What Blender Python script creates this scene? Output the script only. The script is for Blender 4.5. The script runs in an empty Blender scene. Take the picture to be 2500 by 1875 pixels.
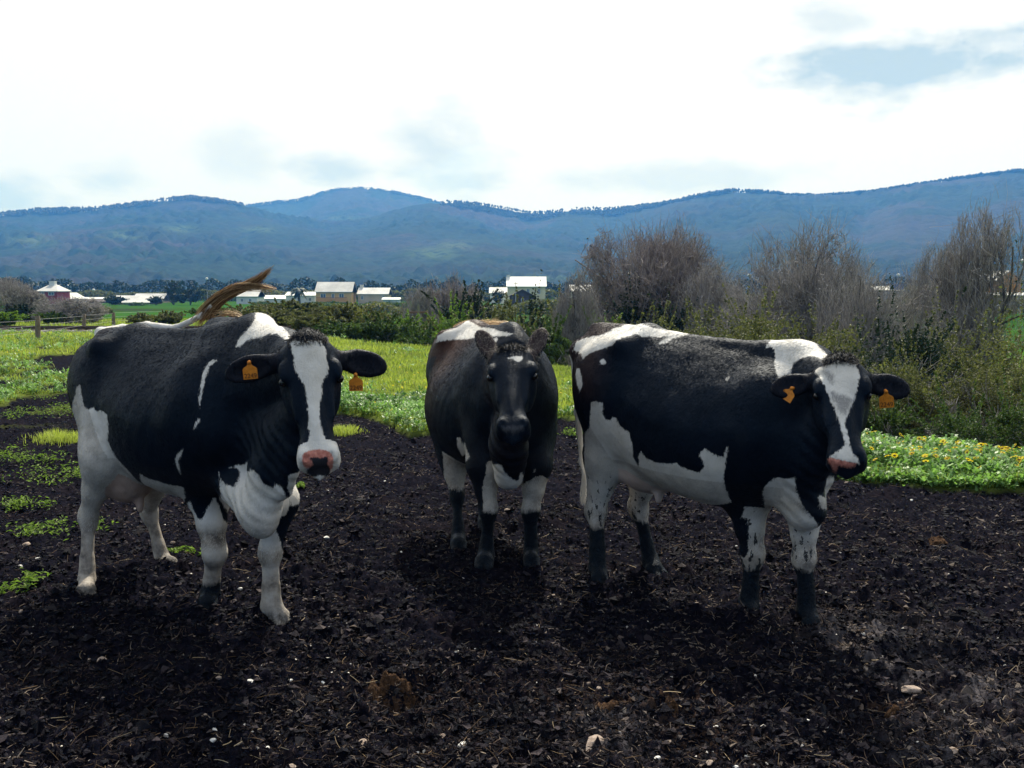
import bpy, math, random
import numpy as np
from mathutils import Vector, Matrix

# ------------------------------------------------------------------ camera, sky, sun, exposure
SC = bpy.context.scene
CAM_H = 1.70
FPX = 2350.0                      # focal length in pixels of the 2500 px wide photograph
PITCH = math.atan(237.0 / FPX)    # the camera looks slightly down
cam = bpy.data.cameras.new("camera")
cam.sensor_width = 36.0
cam.lens = 36.0 * FPX / 2500.0
cam.clip_start = 0.05
cam.clip_end = 20000.0
cam_ob = bpy.data.objects.new("camera", cam)
SC.collection.objects.link(cam_ob)
cam_ob.location = (0.0, 0.0, CAM_H)
cam_ob.rotation_euler = (math.radians(90) - PITCH, 0.0, 0.0)
SC.camera = cam_ob
SC.render.resolution_x, SC.render.resolution_y = 1024, 768
SC.view_settings.view_transform = 'Standard'
SC.view_settings.look = 'None'
SC.view_settings.gamma = 1.0
SC.view_settings.use_curve_mapping = False
SC.view_settings.exposure = 0.80
SC.cycles.max_bounces = 6
SC.cycles.diffuse_bounces = 3
SC.cycles.glossy_bounces = 2
SC.cycles.transmission_bounces = 3
SC.cycles.transparent_max_bounces = 6
SC.cycles.volume_bounces = 1
SC.cycles.caustics_reflective = False
SC.cycles.caustics_refractive = False

SUN_EL = math.radians(50.0)
SUN_AZ = math.radians(8.0)        # clockwise from +Y (the viewing direction), so the sun is ahead, a little right
sun = bpy.data.lights.new("sun", 'SUN')
sun.energy = 4.2
sun.angle = math.radians(1.2)
sun.color = (1.0, 0.95, 0.86)
sun_ob = bpy.data.objects.new("sun", sun)
SC.collection.objects.link(sun_ob)
sd = Vector((math.sin(SUN_AZ) * math.cos(SUN_EL), math.cos(SUN_AZ) * math.cos(SUN_EL), math.sin(SUN_EL)))
sun_ob.rotation_euler = sd.to_track_quat('Z', 'Y').to_euler()

world = bpy.data.worlds.new("World")
SC.world = world
world.use_nodes = True
wn, wl = world.node_tree.nodes, world.node_tree.links
wn.clear()
w_out = wn.new('ShaderNodeOutputWorld')
w_bg = wn.new('ShaderNodeBackground')
w_bg.inputs['Strength'].default_value = 0.12
w_sky = wn.new('ShaderNodeTexSky')
w_sky.sky_type = 'NISHITA'
w_sky.sun_disc = False
w_sky.sun_elevation = SUN_EL
w_sky.sun_rotation = SUN_AZ
w_sky.air_density = 1.0
w_sky.dust_density = 1.5
w_tc = wn.new('ShaderNodeTexCoord')
w_map = wn.new('ShaderNodeMapping')          # clouds are flattened towards the horizon
w_map.inputs['Scale'].default_value = (1.0, 1.0, 2.3)
w_map.inputs['Location'].default_value = (0.35, 0.0, 0.15)
wl.new(w_tc.outputs['Generated'], w_map.inputs['Vector'])
w_n1 = wn.new('ShaderNodeTexNoise')
w_n1.inputs['Scale'].default_value = 3.1
w_n1.inputs['Detail'].default_value = 8.0
w_n1.inputs['Roughness'].default_value = 0.55
w_n1.inputs['Distortion'].default_value = 0.25
wl.new(w_map.outputs[0], w_n1.inputs['Vector'])
w_ramp = wn.new('ShaderNodeValToRGB')        # cloud cover: almost closed, thinner in a few places
w_ramp.color_ramp.elements[0].position = 0.22
w_ramp.color_ramp.elements[0].color = (0.6, 0.6, 0.6, 1)
w_ramp.color_ramp.elements[1].position = 0.42
w_ramp.color_ramp.elements[1].color = (1, 1, 1, 1)
wl.new(w_n1.outputs['Fac'], w_ramp.inputs['Fac'])
w_nrm = wn.new('ShaderNodeVectorMath'); w_nrm.operation = 'NORMALIZE'
wl.new(w_tc.outputs['Generated'], w_nrm.inputs[0])
w_n2 = wn.new('ShaderNodeTexNoise')
w_n2.inputs['Scale'].default_value = 9.0
w_n2.inputs['Detail'].default_value = 7.0
w_n2.inputs['Roughness'].default_value = 0.6
wl.new(w_map.outputs[0], w_n2.inputs['Vector'])


def w_math(op, a, b=0.0, clamp=False):
    nd = wn.new('ShaderNodeMath'); nd.operation = op; nd.use_clamp = clamp
    for i_, v_ in enumerate((a, b)):
        if isinstance(v_, (int, float)): nd.inputs[i_].default_value = v_
        else: wl.new(v_, nd.inputs[i_])
    return nd.outputs[0]


# grey-blue undersides: a few separate clouds, each with its own bearing, height and size
CLOUDS = [(2130, 168, .17, .036, 1.2), (2010, 85, .055, .030, .55), (1090, 385, .080, .040, .62), (820, 418, .05, .020, .70), (275, 445, .06, .022, .55), (40, 500, .08, .03, .75), (590, 400, .045, .040, .38),
          (1120, 455, .06, .025, .70), (1700, 440, .16, .02, .45)]
w_sum = None
for (cpx, cpy, cw, ch, cs_) in CLOUDS:
    az_ = math.atan((cpx - 1250) / FPX)
    el_ = math.atan((700.0 - cpy) / FPX * math.cos(az_))
    cd = (math.sin(az_) * math.cos(el_), math.cos(az_) * math.cos(el_), math.sin(el_))
    sub = wn.new('ShaderNodeVectorMath'); sub.operation = 'SUBTRACT'
    wl.new(w_nrm.outputs[0], sub.inputs[0]); sub.inputs[1].default_value = cd
    sc_ = wn.new('ShaderNodeVectorMath'); sc_.operation = 'MULTIPLY'
    wl.new(sub.outputs[0], sc_.inputs[0]); sc_.inputs[1].default_value = (1 / cw, 1 / cw, 1 / ch)
    ln_ = wn.new('ShaderNodeVectorMath'); ln_.operation = 'LENGTH'
    wl.new(sc_.outputs[0], ln_.inputs[0])
    fall = w_math('SUBTRACT', 1.0, ln_.outputs['Value'])
    fall = w_math('ADD', fall, w_math('MULTIPLY', w_math('SUBTRACT', w_n2.outputs['Fac'], .5), 3.2))
    fall = w_math('MULTIPLY', w_math('MULTIPLY', fall, 1.3, True), cs_)
    # only near its own place
    near_ = w_math('SUBTRACT', 2.4, ln_.outputs['Value'], True)
    fall = w_math('MULTIPLY', fall, near_)
    w_sum = fall if w_sum is None else w_math('MAXIMUM', w_sum, fall)
w_dot = wn.new('ShaderNodeVectorMath'); w_dot.operation = 'DOT_PRODUCT'
wl.new(w_nrm.outputs[0], w_dot.inputs[0]); w_dot.inputs[1].default_value = tuple(sd)
w_fwd = wn.new('ShaderNodeValToRGB')         # thin cloud glows towards the sun and is duller and bluer away from it
w_fwd.color_ramp.elements[0].position = 0.20
w_fwd.color_ramp.elements[0].color = (0.12, 0.26, 0.47, 1)
w_fwd.color_ramp.elements[1].position = 1.0
w_fwd.color_ramp.elements[1].color = (1.16, 1.14, 1.08, 1)
wl.new(w_math('ADD', w_math('MULTIPLY', w_dot.outputs['Value'], .5), .5), w_fwd.inputs['Fac'])
w_mul = wn.new('ShaderNodeVectorMath')
w_mul.operation = 'SCALE'
w_mul.inputs['Scale'].default_value = 5.3
wl.new(w_fwd.outputs['Color'], w_mul.inputs[0])
w_dark = wn.new('ShaderNodeMix'); w_dark.data_type = 'RGBA'
wl.new(w_sum, w_dark.inputs['Factor'])
wl.new(w_mul.outputs[0], w_dark.inputs['A'])
w_dark.inputs['B'].default_value = (2.7, 3.35, 3.8, 1)
w_mix = wn.new('ShaderNodeMix')
w_mix.data_type = 'RGBA'
wl.new(w_ramp.outputs['Color'], w_mix.inputs['Factor'])
wl.new(w_sky.outputs['Color'], w_mix.inputs['A'])
wl.new(w_dark.outputs['Result'], w_mix.inputs['B'])
wl.new(w_mix.outputs['Result'], w_bg.inputs['Color'])
wl.new(w_bg.outputs[0], w_out.inputs['Surface'])

# ------------------------------------------------------------------ helpers
rng = np.random.default_rng(7)


def ray_dir(px, py):
    u = (px - 1250.0) / FPX
    v = (937.5 - py) / FPX
    c, s = math.cos(PITCH), math.sin(PITCH)
    return np.array([u, c + v * s, -s + v * c])


def at_depth(px, py, Y):
    """World point seen at a photograph pixel, Y metres ahead (used to measure the place)."""
    d = ray_dir(px, py)
    return np.array([0, 0, CAM_H]) + d * (Y / d[1])


def on_plane(px, py, z=0.0):
    d = ray_dir(px, py)
    return np.array([0, 0, CAM_H]) + d * ((z - CAM_H) / d[2])


def tag(o, label=None, cat=None, group=None, kind=None):
    if label: o['label'] = label
    if cat: o['category'] = cat
    if group: o['group'] = group
    if kind: o['kind'] = kind
    return o


def new_mesh(name, V, F, mats=None, smooth=True, attrs=None, mat_idx=None):
    """V (n,3); F list of (m,k) int arrays of faces with equal size."""
    V = np.asarray(V, dtype=np.float32)
    if isinstance(F, np.ndarray):
        F = [F]
    F = [np.asarray(f, dtype=np.int32) for f in F if len(f)]
    me = bpy.data.meshes.new(name)
    me.vertices.add(len(V))
    me.vertices.foreach_set('co', V.ravel())
    loops = np.concatenate([f.ravel() for f in F])
    sizes = np.concatenate([np.full(len(f), f.shape[1], dtype=np.int32) for f in F])
    starts = np.concatenate([[0], np.cumsum(sizes)[:-1]]).astype(np.int32)
    me.loops.add(len(loops))
    me.loops.foreach_set('vertex_index', loops)
    me.polygons.add(len(sizes))
    me.polygons.foreach_set('loop_start', starts)
    try:
        me.polygons.foreach_set('loop_total', sizes)
    except Exception:
        pass
    me.polygons.foreach_set('use_smooth', np.full(len(sizes), smooth, dtype=bool))
    if mat_idx is not None:
        me.polygons.foreach_set('material_index', np.asarray(mat_idx, dtype=np.int32))
    for m in (mats or []):
        me.materials.append(m)
    me.update(calc_edges=True)
    for k, (dom, arr) in (attrs or {}).items():
        arr = np.asarray(arr, dtype=np.float32)
        if arr.ndim == 1:
            a = me.attributes.new(k, 'FLOAT', dom)
            a.data.foreach_set('value', arr)
        else:
            a = me.attributes.new(k, 'FLOAT_COLOR', dom)
            a.data.foreach_set('color', np.concatenate([arr, np.ones((len(arr), 1), np.float32)], 1).ravel())
    return me


def link(name, me, parent=None, loc=None):
    o = bpy.data.objects.new(name, me)
    SC.collection.objects.link(o)
    if parent is not None: o.parent = parent
    if loc is not None: o.location = loc
    return o


def empty(name, loc=(0, 0, 0), rz=0.0):
    o = bpy.data.objects.new(name, None)
    o.empty_display_size = 0.3
    SC.collection.objects.link(o)
    o.location = loc
    o.rotation_euler = (0, 0, rz)
    return o


def copy_tree(o, parent=None):
    c = o.copy()
    SC.collection.objects.link(c)
    c.parent = parent
    for ch in list(o.children):
        copy_tree(ch, c)
    return c


# vectorised value noise
def _hash(ix, iy, iz, seed):
    h = (ix.astype(np.int64) * 374761393 + iy.astype(np.int64) * 668265263 + iz.astype(np.int64) * 2147483647 + seed * 974711) & 0xFFFFFFFF
    h = ((h ^ (h >> 13)) * 1274126177) & 0xFFFFFFFF
    h = (h ^ (h >> 16)) & 0xFFFFFFFF
    h = (h * 2246822519) & 0xFFFFFFFF
    h = (h ^ (h >> 15)) & 0xFFFFFF
    return h / float(0xFFFFFF)


def vnoise(p, scale, seed=0):
    q = np.asarray(p, dtype=np.float64) * scale
    if q.shape[1] == 2:
        i = np.floor(q).astype(np.int64); f = q - i
        f = f * f * (3 - 2 * f)
        z = np.zeros(len(q), np.int64)
        a = _hash(i[:, 0], i[:, 1], z, seed); b = _hash(i[:, 0] + 1, i[:, 1], z, seed)
        c = _hash(i[:, 0], i[:, 1] + 1, z, seed); d = _hash(i[:, 0] + 1, i[:, 1] + 1, z, seed)
        return (a * (1 - f[:, 0]) + b * f[:, 0]) * (1 - f[:, 1]) + (c * (1 - f[:, 0]) + d * f[:, 0]) * f[:, 1]
    i = np.floor(q).astype(np.int64); f = q - i
    f = f * f * (3 - 2 * f)
    r = 0
    for dx in (0, 1):
        for dy in (0, 1):
            for dz in (0, 1):
                w = (f[:, 0] if dx else 1 - f[:, 0]) * (f[:, 1] if dy else 1 - f[:, 1]) * (f[:, 2] if dz else 1 - f[:, 2])
                r = r + w * _hash(i[:, 0] + dx, i[:, 1] + dy, i[:, 2] + dz, seed)
    return r


def fbm(p, scale, octaves=4, seed=0, rough=0.5):
    r = 0; a = 1.0; t = 0
    for k in range(octaves):
        r = r + a * vnoise(p, scale * 2.03 ** k, seed + 17 * k)
        t += a; a *= rough
    return r / t


def sstep(a, b, x):
    t = np.clip((x - a) / (b - a), 0, 1)
    return t * t * (3 - 2 * t)


# node helpers
class NT:
    def __init__(self, name):
        self.m = bpy.data.materials.new(name)
        self.m.use_nodes = True
        self.n = self.m.node_tree.nodes
        self.l = self.m.node_tree.links
        self.n.clear()
        self.out = self.n.new('ShaderNodeOutputMaterial')

    def add(self, t, **kw):
        nd = self.n.new(t)
        for k, v in kw.items():
            if k in nd.inputs.keys():
                nd.inputs[k].default_value = v
            else:
                setattr(nd, k, v)
        return nd

    def link(self, a, b):
        self.l.new(a, b)

    def attr(self, name):
        nd = self.n.new('ShaderNodeAttribute'); nd.attribute_name = name
        return nd

    def ramp(self, src, stops, interp='LINEAR'):
        r = self.n.new('ShaderNodeValToRGB')
        r.color_ramp.interpolation = interp
        els = r.color_ramp.elements
        while len(els) < len(stops): els.new(0.5)
        for e, (p, c) in zip(els, stops):
            e.position = p
            e.color = (*c, 1) if len(c) == 3 else c
        self.link(src, r.inputs['Fac'])
        return r.outputs['Color']

    def noise(self, scale, detail=4.0, rough=0.5, vec=None, dist=0.0):
        nd = self.add('ShaderNodeTexNoise', Scale=scale, Detail=detail, Roughness=rough, Distortion=dist)
        if vec is not None: self.link(vec, nd.inputs['Vector'])
        return nd.outputs['Fac']

    def coord(self, kind='Object', scale=None):
        tc = self.n.new('ShaderNodeTexCoord')
        if scale is None: return tc.outputs[kind]
        mp = self.n.new('ShaderNodeMapping')
        mp.inputs['Scale'].default_value = scale
        self.link(tc.outputs[kind], mp.inputs['Vector'])
        return mp.outputs[0]

    def mix(self, fac, a, b, mode='MIX'):
        nd = self.n.new('ShaderNodeMix'); nd.data_type = 'RGBA'; nd.blend_type = mode
        for sock, v in (('Factor', fac), ('A', a), ('B', b)):
            if isinstance(v, (int, float)): nd.inputs[sock].default_value = v
            elif isinstance(v, tuple): nd.inputs[sock].default_value = (*v, 1) if len(v) == 3 else v
            else: self.link(v, nd.inputs[sock])
        return nd.outputs['Result']

    def math(self, op, a, b=0.0, c=None, clamp=False):
        nd = self.n.new('ShaderNodeMath'); nd.operation = op; nd.use_clamp = clamp
        for i, v in enumerate([a, b] + ([c] if c is not None else [])):
            if isinstance(v, (int, float)): nd.inputs[i].default_value = v
            else: self.link(v, nd.inputs[i])
        return nd.outputs[0]

    def bump(self, h, strength=0.5, dist=0.01, normal=None):
        nd = self.add('ShaderNodeBump', Strength=strength, Distance=dist)
        self.link(h, nd.inputs['Height'])
        if normal is not None: self.link(normal, nd.inputs['Normal'])
        return nd.outputs[0]

    def principled(self, color, rough=0.8, normal=None, spec=0.3, **kw):
        nd = self.n.new('ShaderNodeBsdfPrincipled')
        if isinstance(color, tuple): nd.inputs['Base Color'].default_value = (*color, 1)
        else: self.link(color, nd.inputs['Base Color'])
        if isinstance(rough, (int, float)): nd.inputs['Roughness'].default_value = rough
        else: self.link(rough, nd.inputs['Roughness'])
        nd.inputs['Specular IOR Level'].default_value = spec
        for k, v in kw.items():
            k = k.replace('_', ' ')
            if isinstance(v, (int, float, tuple)): nd.inputs[k].default_value = v
            else: self.link(v, nd.inputs[k])
        if normal is not None: self.link(normal, nd.inputs['Normal'])
        self.link(nd.outputs[0], self.out.inputs['Surface'])
        return nd


def plain(name, col, rough=0.7, var=0.12, scale=3.0, spec=0.3, bump=0.0):
    """A painted or mineral surface with a little uneven colour."""
    t = NT(name)
    c = t.coord('Object')
    n = t.noise(scale, 5, 0.6, c)
    lo = tuple(max(0, x * (1 - var * 2)) for x in col); hi = tuple(min(1, x * (1 + var)) for x in col)
    colr = t.ramp(n, [(0.3, lo), (0.7, hi)])
    nrm = t.bump(t.noise(scale * 8, 4, 0.6, c), bump, 0.02) if bump else None
    t.principled(colr, rough, nrm, spec)
    return t.m


def leafy(name, dark, light, trans=0.35, rough=0.6):
    """Foliage: per-leaf tone from the 'tone' attribute, partly translucent."""
    t = NT(name)
    a = t.attr('tone')
    col = t.ramp(a.outputs['Fac'], [(0.0, dark), (1.0, light)])
    p = t.principled(col, rough, None, 0.25)
    tr = t.add('ShaderNodeBsdfTranslucent')
    t.link(t.mix(1.0, col, (1.0, 1.15, 0.6), 'MULTIPLY'), tr.inputs['Color'])
    ms = t.add('ShaderNodeMixShader')
    ms.inputs[0].default_value = trans
    t.link(p.outputs[0], ms.inputs[1]); t.link(tr.outputs[0], ms.inputs[2])
    t.link(ms.outputs[0], t.out.inputs['Surface'])
    return t.m
# ------------------------------------------------------------------ terrain
CREST = np.array([(-60, 150), (-30, 95), (-14, 62), (-8, 38), (-5.6, 29.5), (-2.4, 26.5), (.8, 19.7), (2.3, 13.2), (3.4, 10.2), (4.0, 9.4), (4.7, 8.9), (8, 7.9), (16, 5.8), (40, 3)], float)
MUD = [(-18, -8), (-17, 8), (-12.5, 15), (-11.5, 22), (-14.5, 31), (-8.5, 27), (-4.8, 17), (-3.4, 13.2), (-2.25, 12.5), (-1.0, 11.3), (.9, 12.3), (1.8, 10.2), (3.14, 8.3), (4.1, 7.7), (6, 6.9), (14, 5), (22, 2), (22, -8)]


def line_side(P, L):
    """signed distance to an open polyline, positive on its far side"""
    best = np.full(len(P), 1e18); sg = np.ones(len(P))
    for p, q in zip(L[:-1], L[1:]):
        e = q - p
        t = np.clip(((P - p) @ e) / (e @ e), 0, 1)
        d = P - p - t[:, None] * e
        dd = (d * d).sum(1)
        s = e[0] * (P[:, 1] - p[1]) - e[1] * (P[:, 0] - p[0])
        m = dd < best
        best[m] = dd[m]; sg[m] = np.sign(s[m] + 1e-12)
    return np.sqrt(best) * sg


def terrain_base(P):
    s = line_side(P, CREST)
    z1 = -3.1 * sstep(-.2, 7.5, s)
    z2 = -3.2 * sstep(20, 190, P[:, 1])
    far = sstep(150, 400, np.hypot(P[:, 0], P[:, 1]))
    z = np.minimum(z1, z2)
    z = z * (1 - far) - 3.2 * far
    z += .18 * (fbm(P, .06, 3, 3) - .5) * sstep(9, 40, np.hypot(P[:, 0], P[:, 1]))
    return z


def mud_mask(P):
    sd = poly_sd2(P, MUD)
    sd = sd + (fbm(P, .9, 4, 11) - .5) * 1.6
    m = sstep(-.12, .12, sd)
    # tufts of green creeping over the soil on the left
    return m


def poly_sd2(Q, poly):
    poly = np.array(poly, float)
    best = np.full(len(Q), 1e18); ins = np.zeros(len(Q), bool)
    for p, q in zip(poly, np.roll(poly, -1, 0)):
        e = q - p
        t = np.clip(((Q - p) @ e) / (e @ e), 0, 1)
        d = Q - p - t[:, None] * e
        best = np.minimum(best, (d * d).sum(1))
        c = ((p[1] > Q[:, 1]) != (q[1] > Q[:, 1]))
        if abs(q[1] - p[1]) > 1e-12:
            ins ^= c & (Q[:, 0] < (q[0] - p[0]) * (Q[:, 1] - p[1]) / (q[1] - p[1]) + p[0])
    d = np.sqrt(best)
    return np.where(ins, d, -d)


HOLES = [(1180 * 1.0, 0, 0, 0)]
HOLLOWS = [on_plane(985, 1715)[:2].tolist() + [.13, .06], on_plane(2275, 1625)[:2].tolist() + [.17, .08], on_plane(1260, 1620)[:2].tolist() + [.15, .03],
           on_plane(300, 1640)[:2].tolist() + [.16, .04], on_plane(1650, 1700)[:2].tolist() + [.12, .04], on_plane(2120, 1720)[:2].tolist() + [.10, .04],
           on_plane(620, 1760)[:2].tolist() + [.12, .04], on_plane(2200, 1420)[:2].tolist() + [.14, .05], on_plane(900, 1420)[:2].tolist() + [.12, .04]]


HOOVES = [on_plane(*p)[:2] for p in [(508, 1492), (686, 1527), (212, 1460), (412, 1392), (1182, 1386), (1297, 1382), (1120, 1342), (1834, 1512), (1984, 1540), (1466, 1426), (1600, 1405)]]


def cells(P, scale, seed):
    """rounded lumps: distance to the nearest scattered point, with a random height per lump"""
    q = P * scale
    i = np.floor(q).astype(np.int64); f = q - i
    best = np.full(len(P), 9.0); hgt = np.zeros(len(P))
    z = np.zeros(len(P), np.int64)
    for dx in (-1, 0, 1):
        for dy in (-1, 0, 1):
            cx = i[:, 0] + dx; cy = i[:, 1] + dy
            jx = _hash(cx, cy, z, seed); jy = _hash(cx, cy, z + 1, seed)
            d = (dx + jx - f[:, 0]) ** 2 + (dy + jy - f[:, 1]) ** 2
            m = d < best
            best = np.where(m, d, best); hgt = np.where(m, _hash(cx, cy, z + 2, seed), hgt)
    return np.sqrt(np.maximum(0, 1 - best * 1.6)) * (.25 + hgt)


def soil_detail(P, r):
    """clods and crumbs of trodden soil"""
    w = .5 + fbm(P, 1.6, 2, 21)
    q = P + .03 * np.stack([fbm(P, 14, 2, 41), fbm(P, 14, 2, 43)], 1)
    a = np.abs(vnoise(q, 7, 51) - .5) * 2
    b = np.abs(vnoise(q, 16, 52) - .5) * 2
    c = np.abs(vnoise(q, 36, 53) - .5) * 2
    d = vnoise(q, 100, 54)
    h = .10 * (fbm(P, .55, 3, 22) - .5) + w * (.030 * (1 - a) + .022 * (1 - b) + .022 * cells(q, 5.5, 60) + .040 * cells(q, 11, 61) * (1 - .8 * sstep(4.5, 9, r)) + .024 * cells(q, 24, 62) * (1 - sstep(3.8, 7, r)) + .012 * cells(q, 50, 63) * (1 - sstep(3, 5, r)) + .006 * d) - .075
    for x, y, s, dp in HOLLOWS:
        dd = ((P[:, 0] - x) ** 2 + ((P[:, 1] - y) * 1.1) ** 2) / (s * s)
        h = h - dp * np.exp(-dd * 1.4) + dp * .45 * np.exp(-((np.sqrt(dd) - 1.45) / .35) ** 2)
    for x, y in HOOVES:           # soil pressed up around each hoof
        d = np.hypot(P[:, 0] - x, P[:, 1] - y)
        h = h + .030 * np.exp(-((d - .10) / .05) ** 2) + .02 * np.exp(-(d / .25) ** 2)
    return h


def build_ground():
    az = np.concatenate([np.arange(-180, -60, 6.0), np.arange(-60, -35, 1.0), np.linspace(-35, 35, 860), np.arange(36, 60, 1.0), np.arange(60, 180, 6.0)])
    az = np.radians(az)
    rr = [0.02, .4, .9, 1.4, 1.9, 2.3, 2.6]
    r = 2.75
    while r < 32:
        rr.append(r); r += max(.0062, r * r / 1640 * 1.15)
    while r < 12000:
        rr.append(r); r *= 1.055
    rr = np.array(rr)
    A, Rr = np.meshgrid(az, rr, indexing='xy')
    x = (np.sin(A) * Rr).ravel(); y = (np.cos(A) * Rr).ravel()
    P = np.stack([x, y], 1)
    R = Rr.ravel()
    z = terrain_base(P)
    near = R < 60
    mud = np.zeros(len(P)); mud[near] = mud_mask(P[near])
    left = sstep(-5.2, -9.0, P[:, 0]) * sstep(6, 12, P[:, 1])
    g = fbm(P[near], 1.3, 4, 71)
    mud[near] = np.minimum(mud[near], 1 - left[near] * sstep(.56, .63, g))
    zz = z.copy()
    sdn = np.zeros(near.sum())
    P2 = P[near]
    det = soil_detail(P2, R[near])
    fade = 1 - sstep(28, 55, R[near])
    mm = mud[near]
    gr = .06 * (fbm(P2, 1.1, 3, 81) - .35) + .03 * (vnoise(P2, 6, 82) - .5)
    zz[near] += (det * mm + (gr + .02) * (1 - mm)) * fade
    rows, cols = len(rr), len(az)
    i = np.arange(rows - 1)[:, None] * cols; j = np.arange(cols)[None, :]
    a = (i + j).ravel(); b = (i + (j + 1) % cols).ravel()
    F = np.stack([a, a + cols, b + cols, b], 1)[:, ::-1]
    ash = np.zeros(len(P))
    pale = [(on_plane(2130, 1560)[:2], .28), (on_plane(2400, 1690)[:2], .22), (on_plane(2330, 1860)[:2], .2), (on_plane(1480, 1800)[:2], .15), (on_plane(2200, 1640)[:2], .2), (on_plane(2440, 1860)[:2], .3)]
    for c, s in pale:
        d = np.hypot(P[:, 0] - c[0], P[:, 1] - c[1])
        ash = np.maximum(ash, np.exp(-(d / s) ** 2))
    straw = np.zeros(len(P))
    for px, py, s in [(980, 1700, .16), (1010, 1715, .14), (1480, 1760, .2), (1640, 1740, .22), (2170, 1730, .14), (1740, 1830, .2), (1120, 1700, .1), (1380, 1730, .12)]:
        c = on_plane(px, py)[:2]; d = np.hypot(P[:, 0] - c[0], P[:, 1] - c[1])
        straw = np.maximum(straw, np.exp(-(d / s) ** 2))
    V = np.stack([x, y, zz], 1)
    t = NT('ground_soil_and_turf')
    co = t.coord('Object')
    n1 = t.noise(3.2, 6, .65, co); n2 = t.noise(26, 5, .7, co); n3 = t.noise(120, 3, .7, co)
    soil = t.ramp(n2, [(.42, (.0030, .0034, .0068)), (.58, (.0080, .0076, .0130)), (.70, (.021, .0180, .0240)), (.82, (.058, .050, .056))])
    fle = t.math('GREATER_THAN', n3, .70)
    soil = t.mix(t.math('MULTIPLY', fle, .22), soil, (.050, .042, .044))
    n4 = t.noise(9, 5, .7, co)
    soil = t.mix(t.math('MULTIPLY', t.attr('straw').outputs['Fac'], t.math('MULTIPLY', t.math('GREATER_THAN', n2, .54), .7)), soil, (.060, .036, .022))
    soil = t.mix(t.math('MULTIPLY', t.attr('ash').outputs['Fac'], t.math('MULTIPLY', t.math('SUBTRACT', n4, .42), 3.5, clamp=True)), soil, (.14, .13, .14))
    soil = t.mix(t.math('MULTIPLY', t.math('GREATER_THAN', t.noise(2.0, 4, .6, co), .56), t.math('MULTIPLY', n2, .16)), soil, (.034, .022, .019))
    turf = t.ramp(t.noise(1.4, 6, .7, co), [(.3, (.10, .14, .022)), (.5, (.18, .23, .040)), (.7, (.27, .29, .065))])
    turf = t.mix(t.math('MULTIPLY', t.noise(40, 4, .7, co), .6), turf, (.035, .06, .012))
    far = t.ramp(t.noise(.012, 3, .5, co), [(.35, (.014, .060, .003)), (.5, (.026, .085, .005)), (.62, (.022, .038, .008))])
    turf = t.mix(t.attr('far').outputs['Fac'], turf, far)
    col = t.mix(t.attr('soil').outputs['Fac'], turf, soil)
    bm = t.bump(n3, .6, .012); bm = t.bump(n2, .5, .02, bm)
    rgh = t.math('SUBTRACT', .80, t.math('MULTIPLY', n2, .45))
    t.principled(col, .97, bm, .008)
    fr = sstep(40, 90, R)
    me = new_mesh('ground', V, F, [t.m], True, {'soil': ('POINT', mud), 'ash': ('POINT', ash), 'straw': ('POINT', straw), 'far': ('POINT', fr)})
    o = link('ground', me); tag(o, kind='structure')
    return o


ground_ob = build_ground()


def ground_z(P):
    P = np.atleast_2d(np.asarray(P, float))[:, :2]
    R = np.hypot(P[:, 0], P[:, 1])
    z = terrain_base(P)
    mud = mud_mask(P)
    left = sstep(-5.2, -9.0, P[:, 0]) * sstep(6, 12, P[:, 1])
    mud = np.minimum(mud, 1 - left * sstep(.56, .63, fbm(P, 1.3, 4, 71)))
    fade = 1 - sstep(28, 55, R)
    gr = .06 * (fbm(P, 1.1, 3, 81) - .35) + .03 * (vnoise(P, 6, 82) - .5)
    return z + (soil_detail(P, R) * mud + (gr + .02) * (1 - mud)) * fade, mud


# ------------------------------------------------------------------ hills
RIDGE_A = [(-900, 600), (-400, 555), (0, 531), (100, 519), (250, 516), (380, 500), (430, 493), (480, 489), (540, 497), (620, 512), (700, 530), (800, 542), (900, 536), (980, 512), (1040, 500), (1080, 499),
           (1120, 497), (1180, 499), (1240, 507), (1300, 518), (1330, 519), (1400, 513), (1500, 508), (1600, 501), (1660, 494), (1700, 486), (1780, 477), (1850, 482), (1920, 488), (2000, 489), (2100, 482),
           (2200, 468), (2300, 452), (2400, 440), (2470, 431), (2520, 437), (2700, 465), (3000, 500), (3500, 560)]
RIDGE_B = [(-400, 600), (300, 550), (480, 520), (600, 509), (680, 498), (740, 492), (790, 474), (830, 465), (880, 462), (930, 466), (980, 477), (1040, 490), (1090, 502), (1200, 522), (1400, 560), (2500, 600)]
HILL_MAT = None


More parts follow.
